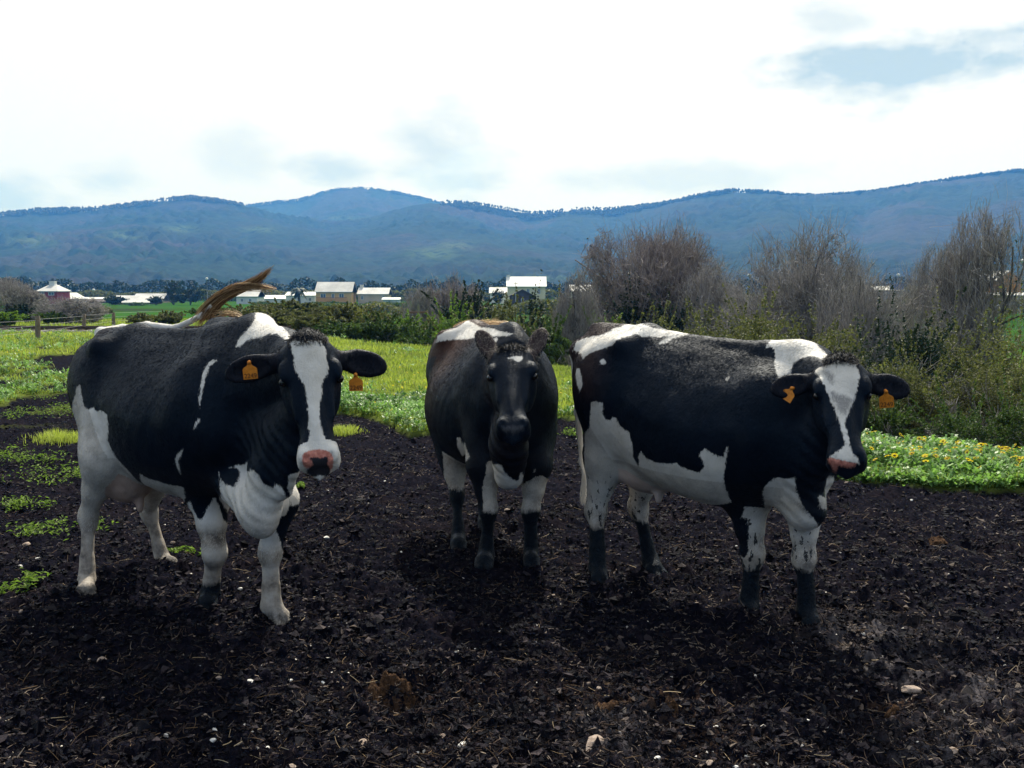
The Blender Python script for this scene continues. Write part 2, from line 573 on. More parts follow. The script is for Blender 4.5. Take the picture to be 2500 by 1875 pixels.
def hill_z(azi, r):
    u = 1250 + FPX * np.tan(azi)
    def h(R_, D):
        y = np.interp(u, [p[0] for p in R_], [p[1] for p in R_])
        return CAM_H + (700 - y) / FPX * D * np.cos(azi) * 1.0 + 3.2
    P = np.stack([np.sin(azi) * r, np.cos(azi) * r], 1)
    wob = (fbm(P, 1 / 900, 3, 90) - .5)
    # front ridge
    DA = 2500 + 0 * r
    tA = np.clip((r - 850 - 250 * wob) / (DA - 850), 0, 1)
    profA = np.where(r < DA, tA ** 1.15, np.clip(1 - (r - DA) / 1500, 0, 1) ** 1.3)
    sp = np.abs(fbm(np.stack([azi * 9, r / 2600], 1), 1.0, 4, 91) - .5) * 2
    sp2 = np.abs(fbm(P, 1 / 420, 3, 92) - .5) * 2
    mid = np.clip(4 * tA * (1 - tA), 0, 1) ** .8
    zA = h(RIDGE_A, DA) * profA * (1 - mid * (.46 * sp + .18 * sp2))
    DB = 3500 + 0 * r
    tB = np.clip((r - 1900) / (DB - 1900), 0, 1)
    profB = np.where(r < DB, tB ** 1.0, np.clip(1 - (r - DB) / 1500, 0, 1) ** 1.3)
    midB = np.clip(4 * tB * (1 - tB), 0, 1)
    zB = h(RIDGE_B, DB) * profB * (1 - midB * .2 * sp)
    return np.maximum(zA, zB) - 3.3, P


def build_hills():
    az = np.radians(np.linspace(-58, 58, 1100))
    rr = np.concatenate([np.arange(700, 2500, 11.0), np.arange(2500, 3600, 16.0), np.arange(3600, 3900, 90.0)])
    A, Rr = np.meshgrid(az, rr, indexing='xy')
    A = A.ravel(); Rr = Rr.ravel()
    z, P = hill_z(A, Rr)
    wood = sstep(.40, .52, fbm(P, 1 / 260, 4, 95))
    can = (vnoise(P, 1 / 13., 96) + .6 * vnoise(P, 1 / 7., 97) - .8) * (5 + 9 * wood) * sstep(780, 900, Rr)
    z = z + can
    V = np.stack([P[:, 0], P[:, 1], z], 1)
    rows, cols = len(rr), len(az)
    i = np.arange(rows - 1)[:, None] * cols; j = np.arange(cols - 1)[None, :]
    a = (i + j).ravel()
    F = np.stack([a, a + 1, a + 1 + cols, a + cols], 1)
    clear = np.zeros(len(P))
    u = 1250 + FPX * np.tan(A)
    vis = 700 - (z - CAM_H) / np.maximum(Rr * np.cos(A), 1) * FPX
    for cx, cy, sx, sy in [(1060, 618, 60, 14), (1110, 600, 45, 9), (1355, 676, 60, 5), (450, 560, 40, 8), (640, 562, 40, 7), (850, 535, 60, 4), (310, 575, 50, 10), (90, 590, 60, 14)]:
        clear = np.maximum(clear, np.exp(-(((u - cx) / sx) ** 2 + ((vis - cy) / sy) ** 2)))
    t = NT('wooded_hillside')
    co = t.coord('Object')
    n1 = t.noise(.0042, 6, .6, co); n2 = t.noise(.05, 5, .7, co); n3 = t.noise(.0021, 4, .5, co)
    ever = t.ramp(n2, [(.3, (.003, .010, .008)), (.7, (.016, .036, .020))])
    bare = t.ramp(n2, [(.3, (.010, .013, .018)), (.7, (.040, .036, .045))])
    col = t.mix(t.ramp(n1, [(.48, (0, 0, 0)), (.68, (.85, .85, .85))]), ever, bare)
    col = t.mix(t.math('MULTIPLY', t.math('GREATER_THAN', n3, .60), .3), col, (.055, .042, .05))
    col = t.mix(t.math('MULTIPLY', t.attr('meadow').outputs['Fac'], t.math('MULTIPLY', t.math('GREATER_THAN', n2, .45), .5)), col, (.08, .13, .05))
    t.principled(col, .95, t.bump(n2, .8, 6.0), .05)
    me = new_mesh('hills', V, F, [t.m], True, {'meadow': ('POINT', clear)})
    o = link('hills', me); tag(o, kind='structure')
    # trees standing up along the ridge lines: too many and too far to count
    r = np.random.default_rng(5)
    n = 15000
    U = r.uniform(-200, 2700, n)
    dens = fbm(np.stack([U / 60., U * 0], 1), 1.0, 3, 77)
    U = U[dens > .34 + r.uniform(-.2, .2, len(U))]
    n = len(U)
    azi = np.arctan((U - 1250) / FPX)
    yA = np.interp(U, [p[0] for p in RIDGE_A], [p[1] for p in RIDGE_A]); yB = np.interp(U, [p[0] for p in RIDGE_B], [p[1] for p in RIDGE_B])
    D = np.where(yA <= yB, 2500, 3500) + r.uniform(-60, 10, n)
    zb, Pb = hill_z(azi, D)
    H = r.uniform(4, 10, n) * np.where((U > 1660) & (U < 1900), 1.2, 1.0) * np.where((U > 760) & (U < 960), .55, 1)
    # small irregular crowns (six-vertex lumps) on thin stems
    oct_ = np.array([(1, 0, 0), (0, 1, 0), (-1, 0, 0), (0, -1, 0), (0, 0, 1), (0, 0, -1)], float)
    of = np.array([(0, 1, 4), (1, 2, 4), (2, 3, 4), (3, 0, 4), (1, 0, 5), (2, 1, 5), (3, 2, 5), (0, 3, 5)])
    c = np.stack([Pb[:, 0], Pb[:, 1], zb + H * .72], 1)
    Vc = c[:, None, :] + oct_[None] * (H[:, None, None] * np.array([.30, .30, .36])) * r.uniform(.6, 1.3, (n, 6, 1))
    st = np.array([(.02, 0, -.9), (-.02, .02, -.9), (-.02, -.02, -.9), (.02, 0, .1), (-.02, .02, .1), (-.02, -.02, .1)])
    Vs = c[:, None, :] + st[None] * H[:, None, None]
    V = np.concatenate([Vc.reshape(-1, 3), Vs.reshape(-1, 3)])
    k = np.arange(n)[:, None, None] * 6
    Fc = (of[None] + k).reshape(-1, 3)
    sf = np.array([(0, 1, 4, 3), (1, 2, 5, 4), (2, 0, 3, 5)])
    Fs = (sf[None] + k).reshape(-1, 4) + n * 6
    m = leafy('ridge_trees', (.012, .020, .012), (.05, .05, .035), .1)
    me = new_mesh('ridge_wood', V, [Fc, Fs], [m], False, {'tone': ('POINT', np.repeat(r.uniform(0, 1, 2 * n), 6))})
    o = link('ridge_wood', me); tag(o, 'far off line of small trees along the top of the wooded hills', 'wood', kind='stuff')


build_hills()
# ------------------------------------------------------------------ cows
# A cow is one closed surface polygonised from a blended field of anatomical masses.
def smin(a, b, k):
    h = np.clip(0.5 + 0.5 * (b - a) / k, 0, 1)
    return b + (a - b) * h - k * h * (1 - h)


def cone(p0, p1, r0, r1, grp, k=0.04, sq=None, op='u'):
    return dict(t='cone', a=np.array(p0, float), b=np.array(p1, float), r0=r0, r1=r1, g=grp, k=k, sq=sq, op=op)


def ell(c, r, grp, k=0.04, R=None, op='u'):
    return dict(t='ell', c=np.array(c, float), r=np.array(r, float), R=R, g=grp, k=k, op=op)


def loft(tab, grp, k=0.04, M=None, o=None):
    return dict(t='loft', tab=np.array(tab, float), g=grp, k=k, M=M, o=o, op='u')


def prim_bbox(pr):
    if pr['t'] == 'cone':
        r = max(pr['r0'], pr['r1'])
        return np.minimum(pr['a'], pr['b']) - r, np.maximum(pr['a'], pr['b']) + r
    if pr['t'] == 'ell':
        r = pr['r'].max()
        return pr['c'] - r, pr['c'] + r
    T = pr['tab']
    ts = np.array([T[:, 0].min(), T[:, 0].max()]); w = T[:, 1].max(); n = np.array([T[:, 3].min(), T[:, 2].max()])
    cs = np.array([[a, b, c] for a in ts for b in (-w, w) for c in n])
    if pr['M'] is not None:
        cs = cs @ pr['M'].T + pr['o']
    return cs.min(0), cs.max(0)


def smooth_interp(x, xs, ys):
    # catmull-rom through the table
    xs = np.asarray(xs); ys = np.asarray(ys)
    m = np.gradient(ys, xs)
    i = np.clip(np.searchsorted(xs, x) - 1, 0, len(xs) - 2)
    h = xs[i + 1] - xs[i]
    t = np.clip((x - xs[i]) / h, 0, 1)
    t2, t3 = t * t, t * t * t
    return (2 * t3 - 3 * t2 + 1) * ys[i] + (t3 - 2 * t2 + t) * h * m[i] + (-2 * t3 + 3 * t2) * ys[i + 1] + (t3 - t2) * h * m[i + 1]


def prim_eval(pr, P):
    if pr['t'] == 'cone':
        a, b = pr['a'], pr['b']
        ab = b - a
        L2 = max((ab * ab).sum(), 1e-9)
        q = P - a
        t = np.clip((q @ ab) / L2, 0, 1)
        d = q - t[:, None] * ab
        if pr['sq'] is not None:      # (axis unit vector, factor): thinner along that axis
            ax, s = pr['sq']
            ax = np.asarray(ax, float)
            c = d @ ax
            d = d + (c * (1 / s - 1))[:, None] * ax
            return (np.sqrt((d * d).sum(1)) - (pr['r0'] + (pr['r1'] - pr['r0']) * t)) * (0.5 + 0.5 * min(s, 1))
        return np.sqrt((d * d).sum(1)) - (pr['r0'] + (pr['r1'] - pr['r0']) * t)
    if pr['t'] == 'ell':
        q = P - pr['c']
        if pr['R'] is not None: q = q @ pr['R']
        q1 = q / pr['r']; q2 = q1 / pr['r']
        k0 = np.sqrt((q1 * q1).sum(1)) + 1e-9; k1 = np.sqrt((q2 * q2).sum(1)) + 1e-9
        return k0 * (k0 - 1) / k1
    T = pr['tab']
    q = P
    if pr['M'] is not None: q = (P - pr['o']) @ pr['M']
    t, l, n = q[:, 0], q[:, 1], q[:, 2]
    tc = np.clip(t, T[0, 0], T[-1, 0])
    w = np.maximum(smooth_interp(tc, T[:, 0], T[:, 1]), 0.006)
    hi = smooth_interp(tc, T[:, 0], T[:, 2]); lo = smooth_interp(tc, T[:, 0], T[:, 3])
    e = np.interp(tc, T[:, 0], T[:, 4]); top = np.interp(tc, T[:, 0], T[:, 5])
    c = (hi + lo) / 2; h = np.maximum((hi - lo) / 2, 0.006)
    u = (n - c) / h
    ww = w * (1 - top * np.clip(u, 0, 1.2) ** 1.5)
    r = (np.abs(l / ww) ** e + np.abs(u) ** e) ** (1 / e)
    d = (r - 1) * np.minimum(w, h) * 0.9
    return d + np.abs(t - tc) * 0.8


def polygonise(prims, vox):
    los, his = zip(*[prim_bbox(p) for p in prims if p['op'] == 'u'])
    lo = np.min(los, 0) - 4 * vox; hi = np.max(his, 0) + 4 * vox
    n = np.ceil((hi - lo) / vox).astype(int) + 1
    G = np.full(n, 1.0, dtype=np.float32)
    axs = [lo[i] + vox * np.arange(n[i]) for i in range(3)]
    for pr in prims:
        a, b = prim_bbox(pr)
        mrg = pr['k'] + 0.05
        i0 = np.clip(((a - mrg - lo) / vox).astype(int), 0, n); i1 = np.clip(((b + mrg - lo) / vox).astype(int) + 2, 0, n)
        sl = tuple(slice(i0[i], i1[i]) for i in range(3))
        sub = G[sl]
        if sub.size == 0: continue
        X, Y, Z = np.meshgrid(axs[0][sl[0]], axs[1][sl[1]], axs[2][sl[2]], indexing='ij')
        P = np.stack([X.ravel(), Y.ravel(), Z.ravel()], 1)
        d = prim_eval(pr, P).reshape(sub.shape)
        if pr['op'] == 'u': G[sl] = smin(sub, d, pr['k'])
        else: G[sl] = -smin(-sub, d, pr['k'])          # carve
    # surface nets
    inside = G < 0
    sg = np.zeros(np.array(G.shape) - 1, dtype=bool)
    cnt = np.zeros(sg.shape, dtype=np.int8)
    for dx in (0, 1):
        for dy in (0, 1):
            for dz in (0, 1):
                cnt += inside[dx:dx + sg.shape[0], dy:dy + sg.shape[1], dz:dz + sg.shape[2]]
    act = (cnt > 0) & (cnt < 8)
    idx = np.full(sg.shape, -1, dtype=np.int64)
    cells = np.argwhere(act)
    idx[act] = np.arange(len(cells))
    acc = np.zeros((len(cells), 3)); c = np.zeros(len(cells))
    corners = [(0, 0, 0), (1, 0, 0), (0, 1, 0), (1, 1, 0), (0, 0, 1), (1, 0, 1), (0, 1, 1), (1, 1, 1)]
    vals = {k: G[cells[:, 0] + k[0], cells[:, 1] + k[1], cells[:, 2] + k[2]].astype(np.float64) for k in corners}
    for a in corners:
        for ax in range(3):
            if a[ax]: continue
            b = list(a); b[ax] = 1; b = tuple(b)
            va, vb = vals[a], vals[b]
            m = (va < 0) != (vb < 0)
            t = np.where(m, va / np.where(m, va - vb, 1), 0)
            p = np.array(a, float)[None, :].repeat(len(cells), 0)
            p[:, ax] += t
            acc += p * m[:, None]; c += m
    V = lo + (cells + acc / c[:, None]) * vox
    faces = []
    for ax in range(3):
        o1, o2 = (ax + 1) % 3, (ax + 2) % 3
        s0 = [slice(0, -1)] * 3; s1 = [slice(0, -1)] * 3
        s0[ax] = slice(0, -1); s1[ax] = slice(1, None)
        s0[o1] = s1[o1] = slice(1, -1); s0[o2] = s1[o2] = slice(1, -1)
        A, B = inside[tuple(s0)], inside[tuple(s1)]
        e = np.argwhere(A != B)
        if not len(e): continue
        flip = A[tuple(e.T)]
        base = e.copy(); base[:, o1] += 1; base[:, o2] += 1
        q = []
        for (d1, d2) in ((-1, -1), (0, -1), (0, 0), (-1, 0)):
            cc = base.copy(); cc[:, o1] += d1; cc[:, o2] += d2
            q.append(idx[tuple(cc.T)])
        q = np.stack(q, 1)
        q[~flip] = q[~flip][:, ::-1]
        faces.append(q)
    F = np.concatenate(faces)
    F = F[(F >= 0).all(1)]
    return V, F


def field_groups(prims, V, names):
    out = np.full((len(names), len(V)), 1e3)
    for pr in prims:
        if pr['op'] != 'u': continue
        gi = names.index(pr['g'])
        out[gi] = np.minimum(out[gi], prim_eval(pr, V))
    return out


def nrm(v):
    v = np.asarray(v, float)
    return v / np.linalg.norm(v)


def head_frame(down, face):
    """columns: f (poll to muzzle), l (cow's left), n (out of the forehead)"""
    f = nrm(down)
    n = np.asarray(face, float); n = nrm(n - (n @ f) * f)
    l = np.cross(n, f)
    return np.stack([f, l, n], 1)


def head_prims(o, M, ears, s=1.0, ew=1.0):
    W = lambda t, l, n: o + M @ (np.array([t, l, n]) * s)
    tab = [(-.035, .030, -.045, -.10, 2.0, 0), (-.02, .058, -.020, -.125, 2.0, 0), (.03, .100, .004, -.16, 2.4, 0), (.10, .122, .010, -.20, 2.5, 0),
           (.17, .132, .010, -.232, 2.5, .05), (.23, .124, .006, -.245, 2.4, .08), (.31, .102, .000, -.225, 2.3, .1), (.39, .082, -.004, -.190, 2.3, .1),
           (.46, .077, -.004, -.158, 2.4, .08), (.52, .090, -.002, -.150, 2.5, .03), (.565, .097, -.006, -.150, 2.5, .0), (.595, .092, -.014, -.148, 2.5, 0),
           (.612, .078, -.030, -.138, 2.3, 0), (.620, .060, -.045, -.125, 2, 0)]
    tab = [(a * s, b * s, c * s, d * s, e, f) for a, b, c, d, e, f in tab]
    pr = [loft(tab, 'head', .03, M, o)]
    for sg in (-1, 1):
        pr.append(ell(W(.165, sg * .122, -.028), np.array([.050, .022, .030]) * s, 'head', .03, M))       # brow
        pr.append(ell(W(.22, sg * .080, -.165), np.array([.115, .040, .065]) * s, 'head', .05, M))        # cheek
        pr.append(ell(W(.30, sg * .082, -.045), np.array([.09, .012, .018]) * s, 'head', .03, M))         # facial crest
        pr.append(ell(W(.560, sg * .062, -.022), np.array([.036, .026, .022]) * s, 'head', .02, M))       # nostril wing
        pr.append(ell(W(.203, sg * .140, -.045), np.array([.030, .016, .018]) * s, 'head', .012, M, 'c'))  # eye socket
        pr.append(ell(W(.578, sg * .054, .000), np.array([.018, .009, .018]) * s, 'head', .008, M, 'c'))   # nostril
    pr.append(ell(W(.30, 0, -.005), np.array([.16, .03, .014]) * s, 'head', .03, M))
    pr.append(ell(W(.565, 0, -.150), np.array([.045, .060, .026]) * s, 'head', .02, M))                   # lower lip
    pr.append(ell(W(.0, 0, -.05), np.array([.045, .055, .045]) * s, 'head', .04, M))                      # poll
    for sg, (ax, fn, L) in ears.items():
        ax = M @ nrm(ax); fn = M @ np.asarray(fn, float); fn = nrm(fn - (fn @ ax) * ax)
        wd = np.cross(ax, fn)
        R = np.stack([ax, wd, fn], 1)
        b = W(.065, sg * .085, -.105)
        pr.append(cone(b, b + ax * .10 * s, .042 * s, .034 * s, 'ear', .045))
        c = b + ax * (.075 + L * .5) * s
        pr.append(ell(c, np.array([L * .56, .066 * ew, .026]) * s, 'ear', .025, R))
        pr.append(ell(c + ax * .012 + fn * .026 * s, np.array([L * .47, .050 * ew, .020]) * s, 'ear', .010, R, 'c'))
    return pr


def leg_chain(pts, radii, g, side_ax, k=.04, sqs=None):
    pr = []
    for i in range(len(pts) - 1):
        pr.append(cone(pts[i], pts[i + 1], radii[i], radii[i + 1], g, k, (side_ax, sqs[i]) if sqs else None))
    return pr


def hoof_prims(p, fwd, g):
    """cloven hoof at ground point p pointing fwd"""
    fwd = nrm([fwd[0], fwd[1], 0]); lat = np.array([-fwd[1], fwd[0], 0])
    pr = []
    for s in (-1, 1):
        c = np.array(p) + lat * .027 * s
        pr.append(cone(c + [0, 0, .055] - fwd * .015, c + fwd * .040 + [0, 0, .022], .030, .024, g, .010))
        pr.append(cone(c - fwd * .030 + [0, 0, .03], c + fwd * .035 + [0, 0, .02], .026, .022, g, .01))
    return pr
TORSO = [(-.90, .03, 1.26, 1.12, 2, 0), (-.86, .12, 1.32, .99, 2.2, .1), (-.78, .20, 1.375, .87, 2.3, .35), (-.62, .25, 1.40, .76, 2.4, .45),
         (-.45, .28, 1.415, .67, 2.4, .42), (-.25, .315, 1.405, .60, 2.3, .45), (0, .35, 1.395, .55, 2.2, .50), (.22, .345, 1.395, .55, 2.2, .52),
         (.42, .295, 1.42, .59, 2.2, .60), (.58, .25, 1.42, .64, 2.2, .62), (.70, .19, 1.36, .72, 2.2, .5), (.78, .11, 1.24, .84, 2, .4), (.82, .03, 1.12, .94, 2, 0)]


class CowSpec:
    def __init__(self, loc, yaw, scale=1.0, sx=1.0, sz=1.0, slope=0.0):
        self.loc = np.array([loc[0], loc[1], 0.0]); self.yaw = math.radians(yaw); self.s = scale; self.sx = sx; self.sz = sz; self.slope = slope
        c, s = math.cos(self.yaw), math.sin(self.yaw)
        self.R = np.array([[c, -s, 0], [s, c, 0], [0, 0, 1.0]])

    def L(self, p):          # world -> local
        return self.R.T @ (np.asarray(p, float) - self.loc)

    def W(self, p):
        return self.R @ np.asarray(p, float) + self.loc

    def Lp(self, px, py, Y):
        return self.L(at_depth(px, py, Y))

    def D(self, d):
        return self.R.T @ np.asarray(d, float)


def cow_build(cs, wd, legs, head, ears, neck, dewlap, udder, tail, extra, belly=1.0, ew=1.0):
    """wd: torso width factor. Everything returned in the cow's own frame."""
    pr = []
    s = cs.s
    tab = [(x * cs.sx, w * s * wd, hi * (cs.sz + cs.slope * x), 1.0 * cs.sz + (lo - 1.0) * belly, e, t) for x, w, hi, lo, e, t in TORSO]
    pr.append(loft(tab, 'torso', .04))
    S = lambda x, y, z: np.array([x * cs.sx, y * s * wd, z * (cs.sz + cs.slope * x)])
    for sg in (-1, 1):
        pr.append(cone(S(-.40, 0, 1.36), S(-.44, sg * .205, 1.315), .045, .05, 'torso', .09))   # hook bone
        pr.append(ell(S(-.84, sg * .10, 1.24), np.array([.06, .05, .06]) * s, 'torso', .06))       # pin bone
        pr.append(ell(S(.44, sg * .17, 1.06), np.array([.14, .095, .23]) * s, 'torso', .13))        # shoulder blade
        pr.append(ell(S(.62, sg * .15, .96), np.array([.09, .09, .12]) * s, 'torso', .08))         # point of shoulder
        pr.append(ell(S(-.27, sg * .33, 1.22), np.array([.11, .05, .09]) * s, 'torso', .07, None, 'c'))   # flank hollow
        pr.append(ell(S(-.55, sg * .17, 1.10), np.array([.20, .11, .26]) * s, 'torso', .09))
    pr.append(cone(S(-.80, 0, 1.36), S(.35, 0, 1.395), .028 * s, .03 * s, 'torso', .05))            # spine
    pr.append(ell(S(.47, 0, 1.40), np.array([.13, .05, .05]) * s, 'torso', .06))                    # withers
    lat = np.array([0, 1.0, 0])
    for name, J in legs.items():
        front = name[1] == 'F'; sg = -1 if name[0] == 'R' else 1
        P = [np.array(p, float) for p in J['pts']]      # hoof(ground), fetlock, knee/hock, upper
        fwd = cs.D(J.get('fwd', (0, 0, 0))) if 'fwd' in J else np.array([1, 0, 0.])
        r = J.get('r', 1.0)
        hoof, fet, knee, up = P
        g = 'leg' + name
        pr += hoof_prims(hoof, fwd, g)
        pas = hoof + np.array([0, 0, .065]) - fwd * .01
        lt = np.cross([0, 0, 1], fwd)
        if front:
            pr.append(cone(pas, fet, .040 * r, .046 * r, g, .02))
            pr.append(cone(fet, fet + (knee - fet) * .35, .050 * r, .037 * r, g, .02))
            pr.append(cone(fet, knee, .037 * r, .041 * r, g, .02))
            pr.append(ell(knee, np.array([.060, .056, .075]) * r, g, .03))
            pr.append(cone(knee, knee + (up - knee) * .5, .052 * r, .064 * r, g, .03))
            pr.append(cone(knee + (up - knee) * .5, up, .064 * r, .092 * r, g, .04))
            pr.append(cone(up, S(.40, sg * .17, 1.0), .10 * r, .13 * r, g, .06))
            pr.append(ell(fet - fwd * .04 + [0, 0, .01], (.018, .028, .018), g, .015))
        else:
            pr.append(cone(pas, fet, .040 * r, .047 * r, g, .02))
            pr.append(cone(fet, fet + (knee - fet) * .35, .051 * r, .039 * r, g, .02))
            pr.append(cone(fet, knee, .040 * r, .046 * r, g, .02, (lt, .85)))
            pr.append(ell(knee - fwd * .012, np.array([.072, .050, .085]) * r, g, .03))
            pr.append(cone(knee - fwd * .035, knee - fwd * .045 + (up - knee) * .5, .030 * r, .034 * r, g, .03))   # achilles
            pr.append(cone(knee, knee + (up - knee) * .5, .052 * r, .072 * r, g, .03, (lt, .8)))
            pr.append(cone(knee + (up - knee) * .5, up, .075 * r, .125 * r, g, .05, (lt, .8)))
            pr.append(cone(up, S(-.52, sg * .17, 1.08), .135 * r, .17 * r, g, .08, (lt, .72)))
            pr.append(ell(fet - fwd * .04 + [0, 0, .01], (.018, .028, .018), g, .015))
    # head
    hp, hm, hface = head
    hp, hm = cs.L(hp), cs.L(hm)
    hs = np.linalg.norm(hm - hp) / .635
    M = head_frame(hm - hp, cs.D(hface))
    o = hp + M[:, 0] * .035 * hs + M[:, 2] * .06 * hs
    pr += head_prims(o, M, ears, hs, ew)
    HW = lambda t, l, n: o + M @ (np.array([t, l, n]) * hs)
    # neck
    nb = HW(.10, 0, -.15); nj = HW(.24, 0, -.20)
    mid = np.array(neck['mid']); base = S(.50, 0, 1.12)
    nlat = np.array([0, 1.0, 0])
    pr.append(cone(base, mid, .27 * s, .19 * s, 'neck', .08, (nlat, .68)))
    pr.append(cone(mid, nb, .19 * s, .115 * s, 'neck', .06, (nrm(nlat + M[:, 1]), .8)))
    thr = np.array(neck['throat'])
    pr.append(cone(S(.60, 0, .88), thr, .16 * s, .12 * s, 'neck', .08, (nlat, .6)))
    pr.append(cone(thr, nj, .12 * s, .085 * s, 'neck', .06, (nlat, .7)))
    for a, b, r0, r1, k, q in dewlap:
        pr.append(cone(a, b, r0, r1, 'neck', k, (nlat, q)))
    for c, r, k in udder:
        pr.append(ell(c, r, 'udder', k))
    for i in range(len(tail) - 1):
        r0 = .034 - .018 * i / max(1, len(tail) - 2); r1 = .034 - .018 * (i + 1) / max(1, len(tail) - 2)
        pr.append(cone(tail[i], tail[i + 1], max(r0, .012), max(r1, .010), 'tail', .02))
    pr += extra
    return pr, (o, M, hs)


COWS = []
# --- cow standing on the left
c = CowSpec((-1.82, 5.22), -39, 1.03, .96, 1.05)
hd = (at_depth(749, 806, 4.22), at_depth(779, 1127, 3.98))
dirc = np.array([0.62, -0.78, 0])
def gp(px, py): return c.L(on_plane(px, py))
legs = {
    'RF': dict(pts=[gp(508, 1492), c.Lp(513, 1447, 5.02), c.Lp(524, 1340, 4.94), c.Lp(512, 1195, 5.02)], r=1.12, fwd=dirc),
    'LF': dict(pts=[gp(686, 1527), c.Lp(662, 1470, 4.72), c.Lp(660, 1340, 4.72), c.Lp(676, 1215, 4.72)], r=1.04, fwd=dirc),
    'RH': dict(pts=[gp(212, 1460), c.Lp(212, 1410, 5.24), c.Lp(216, 1258, 5.34), c.Lp(248, 1110, 5.24)], r=1.03, fwd=dirc),
    'LH': dict(pts=[gp(412, 1392), c.Lp(398, 1362, 5.72), c.Lp(364, 1245, 5.76), c.Lp(372, 1150, 5.60)], r=.92, fwd=dirc)}
tl = [np.array([-.86, 0, 1.36]), np.array([-.92, .06, 1.44]), c.Lp(300, 796, 5.95), c.Lp(360, 790, 5.85), c.Lp(430, 795, 5.7), c.Lp(490, 765, 5.6), c.Lp(515, 740, 5.55)]
pr, hf = cow_build(c, 1.0, legs, (hd[0], hd[1], (0.20 + .06, -1.0, 0.12)), {-1: ((.13, -1, -.22), (.35, -.15, 1), .225), 1: ((.20, 1, -.25), (.35, .15, 1), .21)},
    dict(mid=c.Lp(700, 905, 4.62), throat=c.Lp(700, 1060, 4.42)),
    [(c.Lp(660, 1140, 4.50), c.Lp(632, 1245, 4.52), .12, .085, .06, .8), (c.Lp(632, 1245, 4.52), c.Lp(640, 1275, 4.50), .075, .06, .05, .8), (c.Lp(632, 1240, 4.52), c.Lp(580, 1180, 4.75), .09, .10, .08, .9), (c.Lp(720, 1090, 4.30), c.Lp(690, 1180, 4.42), .05, .06, .06, .6)],
    [(c.Lp(312, 1142, 5.34), (.18, .15, .185), .05), (c.Lp(342, 1226, 5.28), (.025, .025, .05), .03)],
    tl, [cone(c.Lp(535, 808, 5.20), c.Lp(628, 812, 4.92), .085, .10, 'torso', .07), cone(c.Lp(628, 812, 4.92), c.Lp(690, 850, 4.60), .10, .09, 'neck', .07)])
COWS.append(dict(cs=c, prims=pr, head=hf, tail=tl, idx=0))

# --- dark cow in the middle, facing the camera
c = CowSpec((-.15, 6.45), -73, 1.0, 1.0, 1.03)
hd = (at_depth(1250, 845, 5.44), at_depth(1252, 1050, 5.00))
dirc = np.array([0.1, -1, 0])
legs = {
    'RF': dict(pts=[gp(1182, 1386), c.Lp(1187, 1350, 5.82), c.Lp(1192, 1238, 5.80), c.Lp(1180, 1130, 5.84)], r=1.0, fwd=(-.1, -1, 0)),
    'LF': dict(pts=[gp(1297, 1382), c.Lp(1297, 1345, 5.86), c.Lp(1295, 1240, 5.84), c.Lp(1306, 1130, 5.86)], r=1.0, fwd=(.05, -1, 0)),
    'RH': dict(pts=[gp(1120, 1342), c.Lp(1119, 1310, 6.34), c.Lp(1116, 1205, 6.42), c.Lp(1106, 1100, 6.5)], r=1.0, fwd=dirc),
    'LH': dict(pts=[c.L(on_plane(1186, 1290)), c.Lp(1184, 1262, 6.85), c.Lp(1186, 1190, 6.95), c.Lp(1190, 1090, 6.8)], r=.95, fwd=dirc)}
tl = [np.array([-.86, 0, 1.36]), np.array([-.92, .03, 1.42]), c.Lp(1150, 803, 7.15), c.Lp(1180, 806, 7.1), c.Lp(1200, 800, 7.05)]
pr, hf = cow_build(c, 1.03, legs, (hd[0], hd[1], (-0.03, -1.0, 0.12)), {-1: ((-.85, -.42, .30), (.3, .1, 1), .185), 1: ((-.85, .40, .30), (.3, -.1, 1), .185)},
    dict(mid=c.Lp(1235, 940, 5.9), throat=c.Lp(1240, 1050, 5.62)),
    [(c.Lp(1242, 1090, 5.60), c.Lp(1243, 1150, 5.66), .13, .10, .06, .9)],
    [((-.34, 0, .66), (.20, .15, .15), .06)],
    tl, [ell((-.10, sg * .165, .88), (.50, .235, .32), 'torso', .08) for sg in (-1, 1)] + [ell((.52, 0, .80), (.17, .27, .24), 'torso', .08)], belly=1.12, ew=.80)
COWS.append(dict(cs=c, prims=pr, head=hf, tail=tl, idx=1))

# --- cow standing on the right
c = CowSpec((1.04, 5.12), -46, 1.02, .98, 1.025, -.065)
hd = (at_depth(2050, 866, 4.40), at_depth(2067, 1130, 4.10))
dirc = np.array([0.62, -0.78, 0])
legs = {
    'RF': dict(pts=[gp(1834, 1512), c.Lp(1829, 1465, 4.86), c.Lp(1838, 1345, 4.86), c.Lp(1828, 1215, 4.88)], r=1.05, fwd=dirc),
    'LF': dict(pts=[gp(1984, 1540), c.Lp(1971, 1490, 4.70), c.Lp(1964, 1355, 4.70), c.Lp(1962, 1225, 4.72)], r=1.0, fwd=dirc),
    'RH': dict(pts=[gp(1466, 1426), c.Lp(1459, 1382, 5.46), c.Lp(1457, 1240, 5.56), c.Lp(1478, 1110, 5.5)], r=1.02, fwd=dirc),
    'LH': dict(pts=[gp(1600, 1405), c.Lp(1588, 1362, 5.62), c.Lp(1560, 1235, 5.70), c.Lp(1575, 1120, 5.60)], r=.95, fwd=dirc)}
tl = [np.array([-.86, 0, 1.36]), np.array([-.95, .0, 1.30]), c.Lp(1412, 1000, 5.85), c.Lp(1420, 1120, 5.85), c.Lp(1428, 1170, 5.82)]
